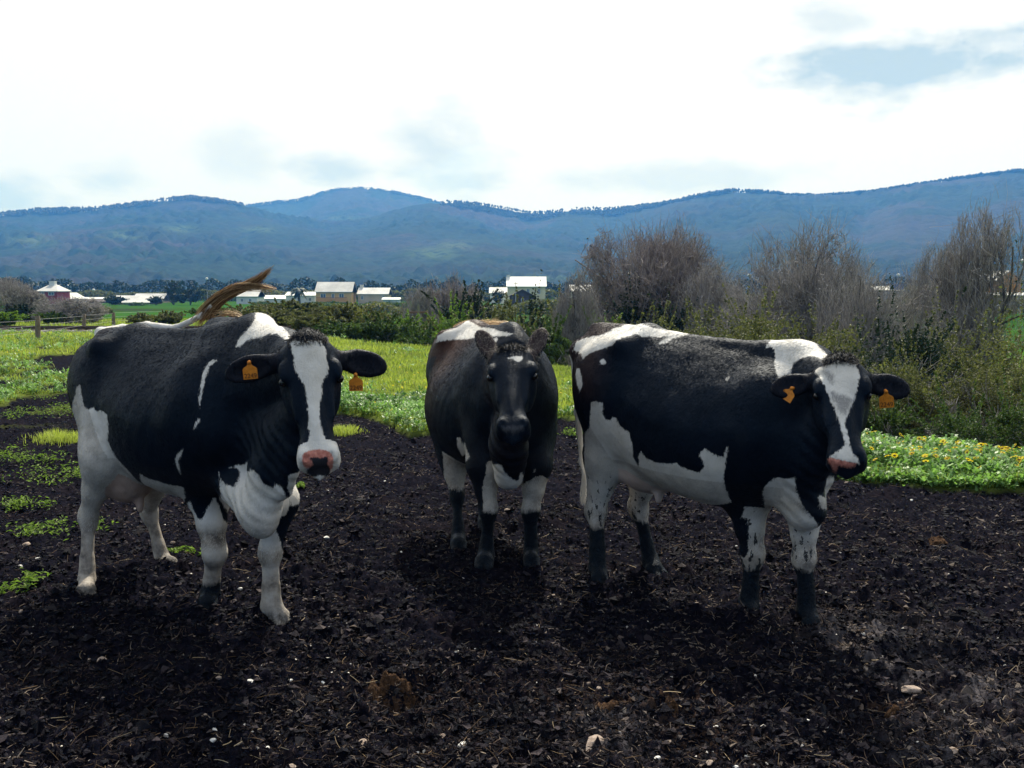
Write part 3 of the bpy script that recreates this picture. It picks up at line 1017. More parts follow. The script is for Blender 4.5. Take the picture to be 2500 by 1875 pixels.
pr, hf = cow_build(c, 1.02, legs, (hd[0], hd[1], (-0.25, -1.0, 0.12)), {-1: ((.18, -1, -.10), (.30, -.1, 1), .195), 1: ((.22, 1, -.20), (.30, .2, 1), .19)},
    dict(mid=c.Lp(1965, 930, 4.78), throat=c.Lp(1990, 1080, 4.52)),
    [(c.Lp(1950, 1130, 4.56), c.Lp(1968, 1235, 4.60), .11, .075, .06, .75), (c.Lp(1968, 1235, 4.6), c.Lp(1925, 1180, 4.7), .08, .10, .08, .9)],
    [((-.36, 0, .68), (.20, .15, .13), .06), ((-.26, -.06, .56), (.025, .025, .05), .03)],
    tl, [])
COWS.append(dict(cs=c, prims=pr, head=hf, tail=tl, idx=2))
# coat markings, plus one muzzle highlight painted in grey, measured in each cow's own frame: body outlines as (across, up) on its broadside, face outlines as (left, down the face)
COAT = [
 dict(u=(0.5266, 0.8501),
  body=[([0, 1], [(0.272, 1.421), (0.292, 1.463), (0.325, 1.497), (0.361, 1.536), (0.39, 1.593), (0.411, 1.602), (0.466, 1.559), (0.505, 1.484), (0.481, 1.475), (0.465, 1.481), (0.445, 1.501), (0.411, 1.494), (0.381, 1.477), (0.349, 1.468), (0.32, 1.455), (0.293, 1.426)]),
        ([0, 1], [(0.169, 1.358), (0.145, 1.344), (0.126, 1.316), (0.114, 1.283), (0.103, 1.229), (0.095, 1.174), (0.095, 1.135), (0.104, 1.174), (0.117, 1.229), (0.13, 1.284), (0.146, 1.322), (0.182, 1.356)]),
        ([0, 1], [(0.088, 1.08), (0.071, 1.056), (0.061, 1.025), (0.076, 1.043), (0.095, 1.074)]),
        ([0, 1], [(0.009, 0.922), (-0.014, 0.889), (-0.026, 0.862), (-0.023, 0.829), (-0.006, 0.783), (-0.002, 0.777), (-0.008, 0.817), (-0.011, 0.857), (0.002, 0.89), (0.014, 0.918)]),
        ([0, 6], [(-0.512, 1.182), (-0.505, 1.121), (-0.491, 1.072), (-0.466, 1.05), (-0.44, 1.068), (-0.421, 1.049), (-0.394, 1.061), (-0.36, 1.045), (-0.356, 0.996), (-0.367, 0.901), (-0.348, 0.852), (-0.324, 0.801), (-0.257, 0.732), (-0.202, 0.643), (-0.183, 0.521), (-0.209, -0.103), (-0.628, -0.05), (-0.61, 0.864), (-0.544, 1.115), (-0.529, 1.168)]),
        ([0], [(-0.204, 0.745), (-0.172, 0.731), (-0.115, 0.72), (-0.059, 0.705), (0.008, 0.699), (0.022, 0.6), (-0.178, 0.572), (-0.202, 0.692)]),
        ([0, 1, 4, 5], [(0.178, 0.806), (0.184, 0.767), (0.207, 0.75), (0.242, 0.749), (0.265, 0.779), (0.274, 0.811), (0.259, 0.829), (0.227, 0.828), (0.26, 0.844), (0.302, 0.85), (0.308, 0.869), (0.336, 0.854), (0.35, 0.828), (0.359, 0.8), (0.384, 0.796), (0.403, 0.787), (0.413, 0.812), (0.441, 0.792), (0.456, 0.749), (0.496, 0.688), (0.497, 0.648), (0.477, 0.602), (0.424, 0.581), (0.4, 0.457), (0.257, 0.456), (0.231, 0.526), (0.183, 0.623)]),
        ([0, 1, 5], [(0.463, 0.866), (0.461, 0.799), (0.495, 0.683), (0.512, 0.645), (0.551, 0.644), (0.591, 0.766), (0.531, 0.884)]),
        ([4], [(0.04, 0.612), (0.05, 0.571), (0.077, 0.511), (0.094, 0.514), (0.124, 0.576), (0.148, 0.614), (0.155, 0.66), (0.165, 0.619), (0.188, 0.556), (0.204, 0.504), (0.231, 0.467), (0.297, 0.345), (0.28, -0.05), (-0.083, -0.014), (0.036, 0.485), (0.028, 0.592)]),
        ([5], [(0.323, 0.514), (0.433, 0.518), (0.439, 0.499), (0.463, 0.447), (0.477, 0.38), (0.554, -0.011), (0.267, 0.031), (0.298, 0.45)])],
  head={'white': [[(-0.081, 0.017), (-0.058, 0.018), (-0.031, 0.029), (-0.009, 0.036), (0.019, 0.033), (0.058, 0.028), (0.065, 0.052), (0.075, 0.07), (0.074, 0.107), (0.079, 0.157), (0.073, 0.191), (0.055, 0.212), (0.043, 0.237), (0.043, 0.266), (0.04, 0.296), (0.028, 0.327), (0.021, 0.361), (0.02, 0.394), (0.02, 0.423), (0.028, 0.465), (0.038, 0.498), (0.049, 0.534), (0.078, 0.56), (0.107, 0.59), (0.103, 0.643), (0.081, 0.685), (-0.141, 0.661), (-0.145, 0.599), (-0.111, 0.563), (-0.078, 0.54), (-0.054, 0.518), (-0.043, 0.495), (-0.035, 0.462), (-0.036, 0.414), (-0.029, 0.388), (-0.031, 0.35), (-0.032, 0.311), (-0.033, 0.272), (-0.042, 0.236), (-0.051, 0.214), (-0.062, 0.178), (-0.069, 0.147), (-0.07, 0.101), (-0.076, 0.068)]], 'pink': [[(-0.076, 0.574), (-0.061, 0.553), (-0.038, 0.543), (-0.011, 0.541), (0.025, 0.544), (0.051, 0.561), (0.061, 0.576), (0.061, 0.607), (0.052, 0.624), (0.037, 0.633), (-0.057, 0.615), (-0.074, 0.6)]], 'black': [[(-0.045, 0.576), (-0.018, 0.574), (0.008, 0.581), (0.031, 0.577), (0.039, 0.592), (0.036, 0.607), (0.047, 0.623), (0.041, 0.646), (-0.054, 0.644), (-0.059, 0.615), (-0.029, 0.606), (-0.033, 0.59)]], 'grey': []}),
 dict(u=(0.2701, 0.9628),
  body=[([0], [(-0.386, 1.323), (-0.367, 1.373), (-0.3, 1.409), (-0.238, 1.427), (-0.189, 1.457), (-0.162, 1.485), (-0.101, 1.46), (-0.051, 1.445), (0.041, 1.447), (0.145, 1.435), (0.103, 1.419), (-0.003, 1.408), (-0.084, 1.385), (-0.157, 1.366), (-0.247, 1.35), (-0.323, 1.341)]),
        ([0, 1], [(0.005, 1.363), (0.027, 1.398), (0.048, 1.41), (0.048, 1.39), (0.023, 1.371)]),
        ([0, 4], [(-0.21, 0.759), (-0.187, 0.77), (-0.177, 0.727), (-0.162, 0.741), (-0.153, 0.761), (-0.139, 0.717), (-0.124, 0.684), (-0.175, 0.63), (-0.207, 0.695)]),
        ([0, 1, 4, 5], [(-0.016, 0.66), (0.036, 0.685), (0.066, 0.685), (0.082, 0.64), (0.108, 0.618), (0.134, 0.588), (0.17, 0.577), (0.18, 0.635), (0.193, 0.631), (0.201, 0.522), (0.177, 0.448), (0.101, 0.441), (0.037, 0.472), (-0.026, 0.591)]),
        ([4], [(-0.016, 0.66), (0.016, 0.653), (0.059, 0.578), (0.08, 0.1), (-0.06, 0.101), (-0.038, 0.34), (-0.045, 0.491), (-0.034, 0.568), (-0.016, 0.59)]),
        ([5], [(0.314, 0.574), (0.357, 0.543), (0.331, 0.134), (0.164, 0.123), (0.188, 0.503), (0.209, 0.524), (0.24, 0.54), (0.272, 0.564)]),
        ([6, 0], [(-0.315, 0.62), (-0.25, 0.591), (-0.176, 0.54), (-0.1, 0.482), (-0.1, -0.081), (-0.307, -0.071), (-0.309, 0.431)]),
        ([0, 1, 5], [(0.263, 0.59), (0.268, 0.618), (0.277, 0.62), (0.274, 0.598)])],
  head={'white': [[(-0.029, 0.112), (-0.017, 0.108), (0.012, 0.099), (0.062, 0.087), (0.062, 0.11), (0.042, 0.141), (0.024, 0.138), (0.006, 0.118)]], 'pink': [], 'black': [], 'grey': [[(-0.056, 0.595), (-0.013, 0.589), (0.055, 0.595), (0.049, 0.604), (0.005, 0.616), (-0.042, 0.607)]]}),  # the grey strip across this muzzle is a highlight put into the colour
 dict(u=(0.8239, 0.5667),
  body=[([0], [(-0.761, 1.349), (-0.745, 1.398), (-0.68, 1.425), (-0.584, 1.441), (-0.525, 1.478), (-0.463, 1.497), (-0.406, 1.526), (-0.346, 1.508), (-0.296, 1.491), (-0.224, 1.48), (-0.142, 1.481), (-0.092, 1.468), (-0.15, 1.448), (-0.184, 1.438), (-0.218, 1.415), (-0.265, 1.408), (-0.231, 1.431), (-0.209, 1.446), (-0.292, 1.446), (-0.351, 1.445), (-0.388, 1.459), (-0.421, 1.445), (-0.455, 1.44), (-0.488, 1.424), (-0.511, 1.4), (-0.563, 1.379), (-0.628, 1.351), (-0.682, 1.311), (-0.693, 1.333)]),
        ([0], [(-0.574, 1.306), (-0.559, 1.325), (-0.54, 1.302), (-0.567, 1.291)]),
        ([0], [(0.091, 1.256), (0.108, 1.276), (0.112, 1.273), (0.097, 1.256)]),
        ([0, 6], [(-0.722, 1.259), (-0.699, 1.256), (-0.681, 1.211), (-0.675, 1.176), (-0.693, 1.13), (-0.712, 1.17), (-0.725, 1.217)]),
        ([0, 6, 8, 7], [(-0.623, 1.079), (-0.597, 1.09), (-0.558, 1.086), (-0.552, 1.056), (-0.561, 1.03), (-0.54, 0.995), (-0.508, 0.987), (-0.502, 1.01), (-0.476, 1.009), (-0.466, 0.981), (-0.431, 0.951), (-0.4, 0.944), (-0.393, 0.909), (-0.381, 0.875), (-0.383, 0.81), (-0.352, 0.749), (-0.347, 0.779), (-0.351, 0.818), (-0.332, 0.848), (-0.308, 0.816), (-0.254, 0.803), (-0.196, 0.809), (-0.139, 0.824), (-0.128, 0.81), (-0.084, 0.794), (-0.029, 0.791), (-0.008, 0.817), (-0.007, 0.847), (-0.031, 0.884), (-0.021, 0.902), (0.0, 0.921), (0.027, 0.901), (0.064, 0.888), (0.09, 0.885), (0.099, 0.926), (0.108, 0.949), (0.103, 0.881), (0.097, 0.812), (0.093, 0.776), (0.101, 0.727), (0.134, 0.637), (-0.136, 0.502), (-0.354, 0.578), (-0.497, 0.515), (-0.435, -0.168), (-0.724, -0.158), (-0.683, 0.881), (-0.642, 0.929), (-0.632, 1.009)]),
        ([0, 1], [(0.288, 1.414), (0.304, 1.436), (0.339, 1.479), (0.402, 1.486), (0.445, 1.485), (0.505, 1.455), (0.565, 1.389), (0.531, 1.374), (0.515, 1.384), (0.481, 1.387), (0.443, 1.373), (0.414, 1.351), (0.398, 1.31), (0.382, 1.27), (0.366, 1.241), (0.341, 1.265), (0.329, 1.317), (0.326, 1.355), (0.332, 1.386), (0.318, 1.421)]),
        ([0, 1, 4, 5], [(0.288, 0.683), (0.28, 0.722), (0.293, 0.762), (0.321, 0.795), (0.349, 0.812), (0.387, 0.812), (0.42, 0.822), (0.431, 0.747), (0.448, 0.704), (0.469, 0.663), (0.495, 0.632), (0.521, 0.605), (0.541, 0.571), (0.534, 0.469), (0.419, 0.438), (0.312, 0.537)]),
        ([4], [(0.193, 0.657), (0.231, 0.669), (0.289, 0.662), (0.325, 0.632), (0.358, 0.547), (0.363, -0.068), (0.128, -0.087), (0.21, 0.28), (0.192, 0.336), (0.208, 0.332), (0.228, 0.37), (0.227, 0.427), (0.222, 0.509), (0.218, 0.551), (0.186, 0.551), (0.2, 0.593)]),
        ([5], [(0.387, 0.539), (0.571, 0.562), (0.652, -0.021), (0.37, -0.051)]),
        ([0, 1, 5], [(0.571, 0.828), (0.573, 0.748), (0.57, 0.708), (0.548, 0.726), (0.532, 0.718), (0.55, 0.663), (0.573, 0.653), (0.588, 0.659), (0.618, 0.76), (0.613, 0.806)])],
  head={'white': [[(-0.155, 0.05), (-0.138, 0.046), (-0.11, 0.039), (-0.073, 0.038), (-0.041, 0.04), (-0.013, 0.024), (-0.001, 0.046), (0.018, 0.031), (0.045, 0.043), (0.066, 0.025), (0.072, 0.065), (0.08, 0.08), (0.087, 0.119), (0.078, 0.147), (0.074, 0.178), (0.059, 0.219), (0.05, 0.252), (0.031, 0.299), (0.02, 0.332), (0.004, 0.37), (-0.003, 0.385), (-0.003, 0.405), (0.004, 0.436), (0.007, 0.46), (0.012, 0.484), (0.013, 0.508), (0.018, 0.527), (0.03, 0.552), (0.051, 0.58), (0.055, 0.603), (-0.011, 0.593), (-0.054, 0.584), (-0.095, 0.573), (-0.102, 0.581), (-0.076, 0.567), (-0.053, 0.549), (-0.025, 0.527), (-0.012, 0.513), (-0.005, 0.509), (-0.008, 0.48), (-0.015, 0.449), (-0.018, 0.424), (-0.021, 0.393), (-0.031, 0.365), (-0.041, 0.31), (-0.052, 0.28), (-0.064, 0.247), (-0.068, 0.22), (-0.08, 0.193), (-0.088, 0.166), (-0.096, 0.15), (-0.104, 0.126), (-0.111, 0.086), (-0.123, 0.064), (-0.141, 0.064)]], 'pink': [[(-0.091, 0.574), (-0.054, 0.582), (-0.011, 0.593), (0.05, 0.599), (0.038, 0.611), (0.012, 0.615), (-0.015, 0.612), (-0.043, 0.608), (-0.05, 0.627), (-0.067, 0.617), (-0.071, 0.604), (-0.084, 0.591)]], 'black': [], 'grey': [[(-0.092, 0.072), (-0.066, 0.077), (-0.041, 0.112), (-0.047, 0.158), (-0.068, 0.132), (-0.08, 0.101)], [(-0.062, 0.201), (0.043, 0.254), (0.026, 0.3), (0.001, 0.349), (-0.024, 0.321), (-0.047, 0.252)]]}),
]
def poly_sd(Q, poly):
    """signed distance to a closed outline, positive inside"""
    poly = np.array(poly, float)
    a = poly; b = np.roll(poly, -1, 0)
    best = np.full(len(Q), 1e9); ins = np.zeros(len(Q), bool)
    for p, q in zip(a, b):
        e = q - p; L = max((e * e).sum(), 1e-12)
        t = np.clip(((Q - p) @ e) / L, 0, 1)
        d = Q - p - t[:, None] * e
        best = np.minimum(best, (d * d).sum(1))
        c = ((p[1] > Q[:, 1]) != (q[1] > Q[:, 1]))
        if abs(q[1] - p[1]) > 1e-12:
            ins ^= c & (Q[:, 0] < (q[0] - p[0]) * (Q[:, 1] - p[1]) / (q[1] - p[1]) + p[0])
    d = np.sqrt(best)
    return np.where(ins, d, -d)


GN = ['torso', 'neck', 'head', 'ear', 'legRF', 'legLF', 'legRH', 'legLH', 'udder', 'tail']


def coat_material():
    t = NT('cow_coat')
    co = t.coord('Object')
    hairco = t.coord('Object', (1.0, 1.0, .35))
    n1 = t.noise(55, 3, .6, hairco); n2 = t.noise(160, 2, .5, hairco)
    n3 = t.noise(300, 2, .5, hairco)
    nn = t.math('ADD', t.math('ADD', t.math('MULTIPLY', t.math('SUBTRACT', n1, .5), .020), t.math('MULTIPLY', t.math('SUBTRACT', n2, .5), .016)), t.math('MULTIPLY', t.math('SUBTRACT', n3, .5), .012))

    def step(attr, amp=1.0, soft=.0036):
        v = t.math('ADD', t.attr(attr).outputs['Fac'], t.math('MULTIPLY', nn, amp))
        mr = t.add('ShaderNodeMapRange', interpolation_type='SMOOTHSTEP')
        mr.inputs['From Min'].default_value = -soft; mr.inputs['From Max'].default_value = soft
        t.link(v, mr.inputs['Value'])
        return mr.outputs[0]
    nb = t.noise(7, 4, .6, co)
    fur = t.noise(130, 4, .7, hairco)
    white = t.ramp(nb, [(.3, (.56, .53, .48)), (.62, (.76, .74, .71))])
    white = t.mix(t.math('MULTIPLY', fur, .35), white, (.52, .48, .42))
    blk = t.ramp(nb, [(.3, (.0032, .0062, .0125)), (.7, (.0060, .0105, .020))])
    brn = t.ramp(fur, [(.3, (.030, .014, .010)), (.7, (.060, .028, .018))])
    bm = t.math('MULTIPLY', t.attr('brown').outputs['Fac'], t.math('ADD', .55, t.noise(5, 4, .6, co)), clamp=True)
    blk = t.mix(bm, blk, brn)
    ws = step('white')
    col = t.mix(ws, blk, white)
    col = t.mix(t.math('MULTIPLY', step('grey', 1.3, .012), .70), col, (.10, .10, .11))
    col = t.mix(step('pink', .6, .004), col, t.ramp(t.noise(60, 3, .6, co), [(.35, (.38, .13, .10)), (.7, (.62, .27, .21))]))
    col = t.mix(step('nose', .6, .004), col, (.022, .022, .028))
    skin = t.ramp(t.noise(18, 3, .5, co), [(.35, (.42, .25, .20)), (.7, (.56, .38, .31))])
    col = t.mix(t.attr('skin').outputs['Fac'], col, skin)
    # dried dirt on the pale legs, then wet mud
    col = t.mix(t.math('MULTIPLY', t.math('MULTIPLY', t.attr('dirt').outputs['Fac'], ws), .75, clamp=True), col, (.34, .29, .235))
    dn = t.noise(13, 5, .65, co)
    df = t.math('MULTIPLY', t.math('ADD', .12, t.math('MULTIPLY', ws, .88)), t.math('MULTIPLY', t.attr('dirt').outputs['Fac'], t.math('MULTIPLY', t.math('SUBTRACT', dn, .30), 3.0, clamp=True), clamp=True), clamp=True)
    col = t.mix(df, col, t.ramp(dn, [(.35, (.22, .17, .12)), (.65, (.08, .07, .065))]))
    mn = t.math('ADD', t.math('MULTIPLY', t.noise(13, 3, .5, hairco), .7), t.math('MULTIPLY', t.noise(60, 4, .7, hairco), .6))
    mk = t.math('SUBTRACT', t.math('MULTIPLY', t.attr('muck').outputs['Fac'], 1.3), mn)
    mk = t.math('MULTIPLY', mk, 3.5, clamp=True)
    spl = t.math('GREATER_THAN', t.math('MULTIPLY', t.noise(48, 2, .5, hairco), t.attr('splash').outputs['Fac']), .60)
    mk = t.math('MAXIMUM', mk, t.math('MULTIPLY', spl, .92))
    col = t.mix(mk, col, t.ramp(t.noise(35, 3, .6, co), [(.3, (.0035, .0065, .011)), (.7, (.012, .015, .020))]))
    hb = t.bump(fur, .55, .006)
    hb = t.bump(t.noise(26, 5, .65, co), .4, .010, hb)
    hb = t.bump(t.math('MULTIPLY', mk, t.noise(45, 4, .7, co)), .8, .02, hb)
    rough = t.math('SUBTRACT', .54, t.math('MULTIPLY', nb, .22))
    p = t.principled(col, rough, hb, .085, Sheen_Weight=.015, Sheen_Roughness=.4)
    p.inputs['Sheen Tint'].default_value = (.55, .7, 1.0, 1)
    p.inputs['Specular Tint'].default_value = (.55, .75, 1.0, 1)
    return t.m


COAT_MAT = coat_material()
t = NT('eye'); t.principled((.008, .007, .008), .08, None, .6); EYE_MAT = t.m
t = NT('tag_plastic')
c_ = t.ramp(t.noise(60, 4, .6, t.coord('Object')), [(.3, (.62, .19, .015)), (.7, (.84, .30, .03))])
t.principled(c_, .45, None, .4); TAG_MAT = t.m
t = NT('tag_print'); t.principled((.10, .035, .015), .6); INK_MAT = t.m
t = NT('tail_hair')
c_ = t.ramp(t.attr('tone').outputs['Fac'], [(0, (.07, .036, .018)), (.5, (.30, .16, .07)), (1, (.66, .50, .30))])
t.principled(c_, .5, None, .3); HAIR_MAT = t.m
t = NT('dark_hair'); t.principled((.008, .010, .016), .55, None, .3); DARKHAIR_MAT = t.m


t = NT('black_coat_hair')
p_ = t.principled((.0045, .0085, .017), .55, None, .03); p_.inputs['Specular Tint'].default_value = (.6, .8, 1.0, 1); BLACKHAIR_MAT = t.m
t = NT('brown_coat_hair'); t.principled((.013, .0085, .0095), .55, None, .03); BROWNHAIR_MAT = t.m
t = NT('white_coat_hair'); t.principled((.72, .70, .66), .5, None, .15); WHITEHAIR_MAT = t.m
t = NT('grey_ear_hair'); t.principled((.30, .27, .23), .6, None, .15); GREYHAIR_MAT = t.m


def strands(paths, w0, w1):
    """thin three-sided hairs along paths: (n, k, 3)"""
    paths = np.asarray(paths, float)
    n, k, _ = paths.shape
    T = np.gradient(paths, axis=1); T /= np.linalg.norm(T, axis=2, keepdims=True) + 1e-9
    ref = np.array([.31, .22, .93])
    A = np.cross(T, ref); A /= np.linalg.norm(A, axis=2, keepdims=True) + 1e-9
    B = np.cross(T, A)
    w = np.linspace(w0, w1, k)[None, :, None]
    ring = [paths + (A * math.cos(a) + B * math.sin(a)) * w for a in (0, 2.094, 4.189)]
    V = np.stack(ring, 2).reshape(-1, 3)
    i = np.arange(n)[:, None, None] * k * 3; j = np.arange(k - 1)[None, :, None] * 3; s = np.arange(3)[None, None, :]
    a = i + j + s; b = i + j + (s + 1) % 3
    F = np.stack([a, b, b + 3, a + 3], -1).reshape(-1, 4)
    return V, F


def text_mesh(body, size, depth):
    cu = bpy.data.curves.new('txt', 'FONT'); cu.body = body; cu.size = size; cu.extrude = depth
    cu.align_x = 'CENTER'; cu.resolution_u = 3
    o = bpy.data.objects.new('txt', cu)
    me = bpy.data.meshes.new_from_object(o)
    bpy.data.objects.remove(o); bpy.data.curves.remove(cu)
    return me


def tag_outline(w, h):
    """moulded tag: narrow neck, sloping shoulders, square body"""
    return [(-w * .5, -h * .5), (w * .5, -h * .5), (w * .5, h * .05), (w * .42, h * .14), (w * .20, h * .24), (w * .12, h * .36), (w * .11, h * .5),
            (-w * .11, h * .5), (-w * .12, h * .36), (-w * .20, h * .24), (-w * .42, h * .14), (-w * .5, h * .05)]


def extrude_outline(pts, d):
    n = len(pts)
    V = [(x, y, -d) for x, y in pts] + [(x, y, d) for x, y in pts]
    bm_f = [list(range(n))[::-1], [n + i for i in range(n)]]
    side = [[i, (i + 1) % n, n + (i + 1) % n, n + i] for i in range(n)]
    me = bpy.data.meshes.new('o'); me.from_pydata(V, [], bm_f + side)
    return me


def displace_body(V, N, g, cs):
    x, y, z = V.T
    d = (fbm(V, 4.5, 3, 5) - .5) * .020
    side = sstep(.20, .30, np.abs(y)) * sstep(.72, .9, z) * (1 - sstep(1.15, 1.30, z))
    xx = x + (z - 1.0) * -.45
    rib = np.sin((xx) * 2 * math.pi / .088)
    d += .0007 * rib * side * sstep(-.28, -.15, x) * (1 - sstep(.28, .36, x)) * (g == 0)
    fold = np.sin((x * .8 + z * 1.0) * 2 * math.pi / .075 + 3 * (fbm(V, 3, 2, 9) - .5))
    nk = (g == 1) * sstep(.55, .65, z) * (1 - sstep(1.0, 1.15, z))
    d += .0022 * fold * nk
    return V + N * d[:, None]


def cow_finish(C, coat, label, vox):
    cs = C['cs']
    V, F = polygonise(C['prims'], vox)
    me = new_mesh('cow_body', V, F)
    N = np.empty(len(V) * 3, np.float32); me.vertex_normals.foreach_get('vector', N); N = N.reshape(-1, 3).astype(float)
    bpy.data.meshes.remove(me)
    G = field_groups(C['prims'], V, GN); g = G.argmin(0)
    # coat outlines
    u = np.array([coat['u'][0], coat['u'][1], 0])
    dl = np.array([-u[1], u[0], 0])
    Q = np.stack([V @ u, V[:, 2]], 1)
    sd = np.full(len(V), -.3)
    for ids, poly in coat['body']:
        m = np.isin(g, ids)
        sd[m] = np.maximum(sd[m], poly_sd(Q[m], poly))
    far = (N @ dl > .25) & (g <= 1) & (V[:, 2] < 1.34)
    fs = (fbm(V + 3.7 * C['idx'], 2.2, 3, 31) - .57) * .5
    fs = np.maximum(fs, .78 - V[:, 2])
    sd = np.where(far, fs, sd)
    if C['idx'] != 1:
        sd[g == 7] = .05
    else:
        sd[g == 7] = .02
    sd[g == 8] = .05
    sd[g == 9] = .05 if C['idx'] != 1 else -.05
    sd[g == 3] = -.3
    o, M, hs = C['head']
    H = (V - o) @ M / hs
    hm = (g == 2) & (H[:, 2] > -.10)
    Hq = np.stack([H[:, 1], H[:, 0]], 1)
    hsd = np.full(len(V), -.3)
    for pl in coat['head']['white']: hsd = np.maximum(hsd, poly_sd(Hq, pl) * hs)
    sd = np.where(g == 2, np.where(hm | ((H[:, 0] > .47) & (C['idx'] == 0)), hsd, -.2), sd)
    if C['idx'] == 0:
        sd = np.where((g == 2) & (H[:, 0] > .50), np.maximum(sd, .02), sd)
    pink = np.full(len(V), -.3); grey = np.full(len(V), -.3); nose = np.full(len(V), -.3)
    for pl in coat['head']['pink']: pink = np.maximum(pink, poly_sd(Hq, pl) * hs)
    for pl in coat['head']['black']: nose = np.maximum(nose, poly_sd(Hq, pl) * hs)
    for pl in coat['head']['grey']: grey = np.maximum(grey, poly_sd(Hq, pl) * hs)
    for a in (pink, grey, nose): a[~hm] = -.3
    skin = np.where(g == 8, 1.0, 0.0) * (.9 if C['idx'] == 0 else .6)
    z = V[:, 2]
    leg = (g >= 4) & (g <= 7)
    muck = np.zeros(len(V)); dirt = np.zeros(len(V)); splash = np.zeros(len(V))
    if C['idx'] == 0:
        fl = (g == 4) | (g == 5)
        kn = np.exp(-((z - np.where(g == 4, .41, .37)) / .055) ** 2)
        dirt = np.where(fl, np.maximum(kn * .95, .65 * (1 - sstep(.28, .36, z))), 0)
        dirt = np.where((g == 6) | (g == 7), .40 + .45 * (1 - sstep(.2, .6, z)), dirt)
        muck = np.where(leg, np.where(g == 4, 1.0, .62) * (1 - sstep(.05, np.where(g == 4, .30, .20), z)), 0)
        dirt = np.maximum(dirt, np.where(leg, .9 * np.exp(-((z - .23) / .10) ** 2), 0))
        splash = np.where(g == 6, .3, 0)
    elif C['idx'] == 1:
        top = np.where(g == 6, .38, np.where(g == 7, .55, .36))
        muck = np.where(leg, 1.15 * (1 - sstep(top - .12, top + .10, z)), 0)
        dirt = np.where(leg, .5, 0)
    else:
        top = np.where(g == 6, .33, np.where(g == 7, .33, np.where(g == 5, .33, .285)))
        muck = np.where(leg, 1.15 * (1 - sstep(top - .10, top + .09, z)), 0)
        dirt = np.where(leg, .25 + .5 * (1 - sstep(.36, .5, z)), 0)
        splash = np.where(leg, 1.0 - .35 * sstep(.45, .85, z), 0)
        dirt = np.maximum(dirt, np.where((g == 0) & (z < .75), .35, 0))
        dirt = np.maximum(dirt, np.where((g == 1) & (z < .80), .45 * np.exp(-((z - .68) / .07) ** 2), 0))
    if C['idx'] == 0:
        dirt = np.maximum(dirt, np.where((g == 1) & (z < .72), .45 * (1 - sstep(.55, .72, z)), 0))
        dirt = np.maximum(dirt, np.where(g == 8, .3, 0))
        dirt = np.maximum(dirt, np.where((g == 0) & (z < .80), .4, 0))
    brown = np.zeros(len(V))
    if C['idx'] == 1:
        brown = (1 - sstep(-.3, .25, V[:, 0])) * sstep(.65, 1.1, z) * (g == 0) + .12 * (g == 1)
    elif C['idx'] == 2:
        brown = (1 - sstep(-.62, -.38, V[:, 0])) * sstep(1.0, 1.2, z) * .5
    else:
        brown = (1 - sstep(-.8, -.45, V[:, 0])) * .25
    inner = (g == 3) & ((N @ M)[:, 2] > .45)
    skin = np.where(inner, .10 if C['idx'] == 1 else .02, skin)
    V2 = displace_body(V, N, g, cs)
    V2[:, 2] -= .016
    me = new_mesh('cow_body', V2, F, [COAT_MAT], True,
                  {'white': ('POINT', sd), 'pink': ('POINT', pink), 'grey': ('POINT', grey), 'nose': ('POINT', nose), 'skin': ('POINT', skin),
                   'muck': ('POINT', muck), 'dirt': ('POINT', dirt), 'brown': ('POINT', brown), 'splash': ('POINT', splash)})
    cow = link('cow', me)
    cow.location = cs.loc; cow.rotation_euler = (0, 0, cs.yaw)
    tag(cow, label, 'cow', 'dairy cows standing in the muddy field')
    HW = lambda t, l, n: o + M @ (np.array([t, l, n]) * hs) - np.array([0, 0, .016])
    # eyes
    import bmesh
    for sg in (-1, 1):
        bm = bmesh.new()
        bmesh.ops.create_uvsphere(bm, u_segments=20, v_segments=14, radius=.021 * hs)
        em = bpy.data.meshes.new('eye'); bm.to_mesh(em); bm.free()
        for p in em.polygons: p.use_smooth = True
        em.materials.append(EYE_MAT)
        link('eye', em, cow, Vector(HW(.203, sg * .126, -.044)))
    # short hair lying over the hide
    rh = np.random.default_rng(60 + C['idx'])
    tri_a = V2[F[:, 1]] - V2[F[:, 0]]; tri_b = V2[F[:, 2]] - V2[F[:, 0]]
    area = np.linalg.norm(np.cross(tri_a, tri_b), axis=1)
    area = area * (V2[F[:, 0], 2] > .34) * (N[F[:, 0]] @ dl < .35)
    nh = 62000
    fi = rh.choice(len(F), nh, p=area / area.sum())
    wts = rh.dirichlet((1, 1, 1, 1), nh)
    p0 = (V2[F[fi]] * wts[:, :, None]).sum(1); nn = N[F[fi, 0]]
    sdh = (sd[F[fi]] * wts).sum(1) + rh.normal(0, .0035, nh)
    isw = sdh > 0
    skip = (pink[F[fi, 0]] > -.006) | (nose[F[fi, 0]] > -.006) | (skin[F[fi, 0]] > .3)
    hd_ = (g[F[fi, 0]] == 2)
    flow = np.where(hd_[:, None], -M[:, 0] * .2 + M[:, 0] * 1.0, np.array([-.55, 0, -.85]))
    flow = flow + .5 * (np.stack([fbm(p0, 5, 2, 71), fbm(p0, 5, 2, 72), fbm(p0, 5, 2, 73)], 1) - .5) * 2 + rh.normal(0, .16, (nh, 3))
    flow = flow - (flow * nn).sum(1, keepdims=True) * nn; flow /= np.linalg.norm(flow, axis=1, keepdims=True) + 1e-9
    Lh = rh.uniform(.008, .019, (nh, 1)) * np.where(hd_, .6, 1.0)[:, None]
    lift = rh.uniform(.02, .12, (nh, 1))
    paths = np.stack([p0 - nn * .001, p0 + (flow + nn * lift) * Lh * .5, p0 + (flow * .98 + nn * lift * .6) * Lh], 1)[~skip]
    isw = isw[~skip]
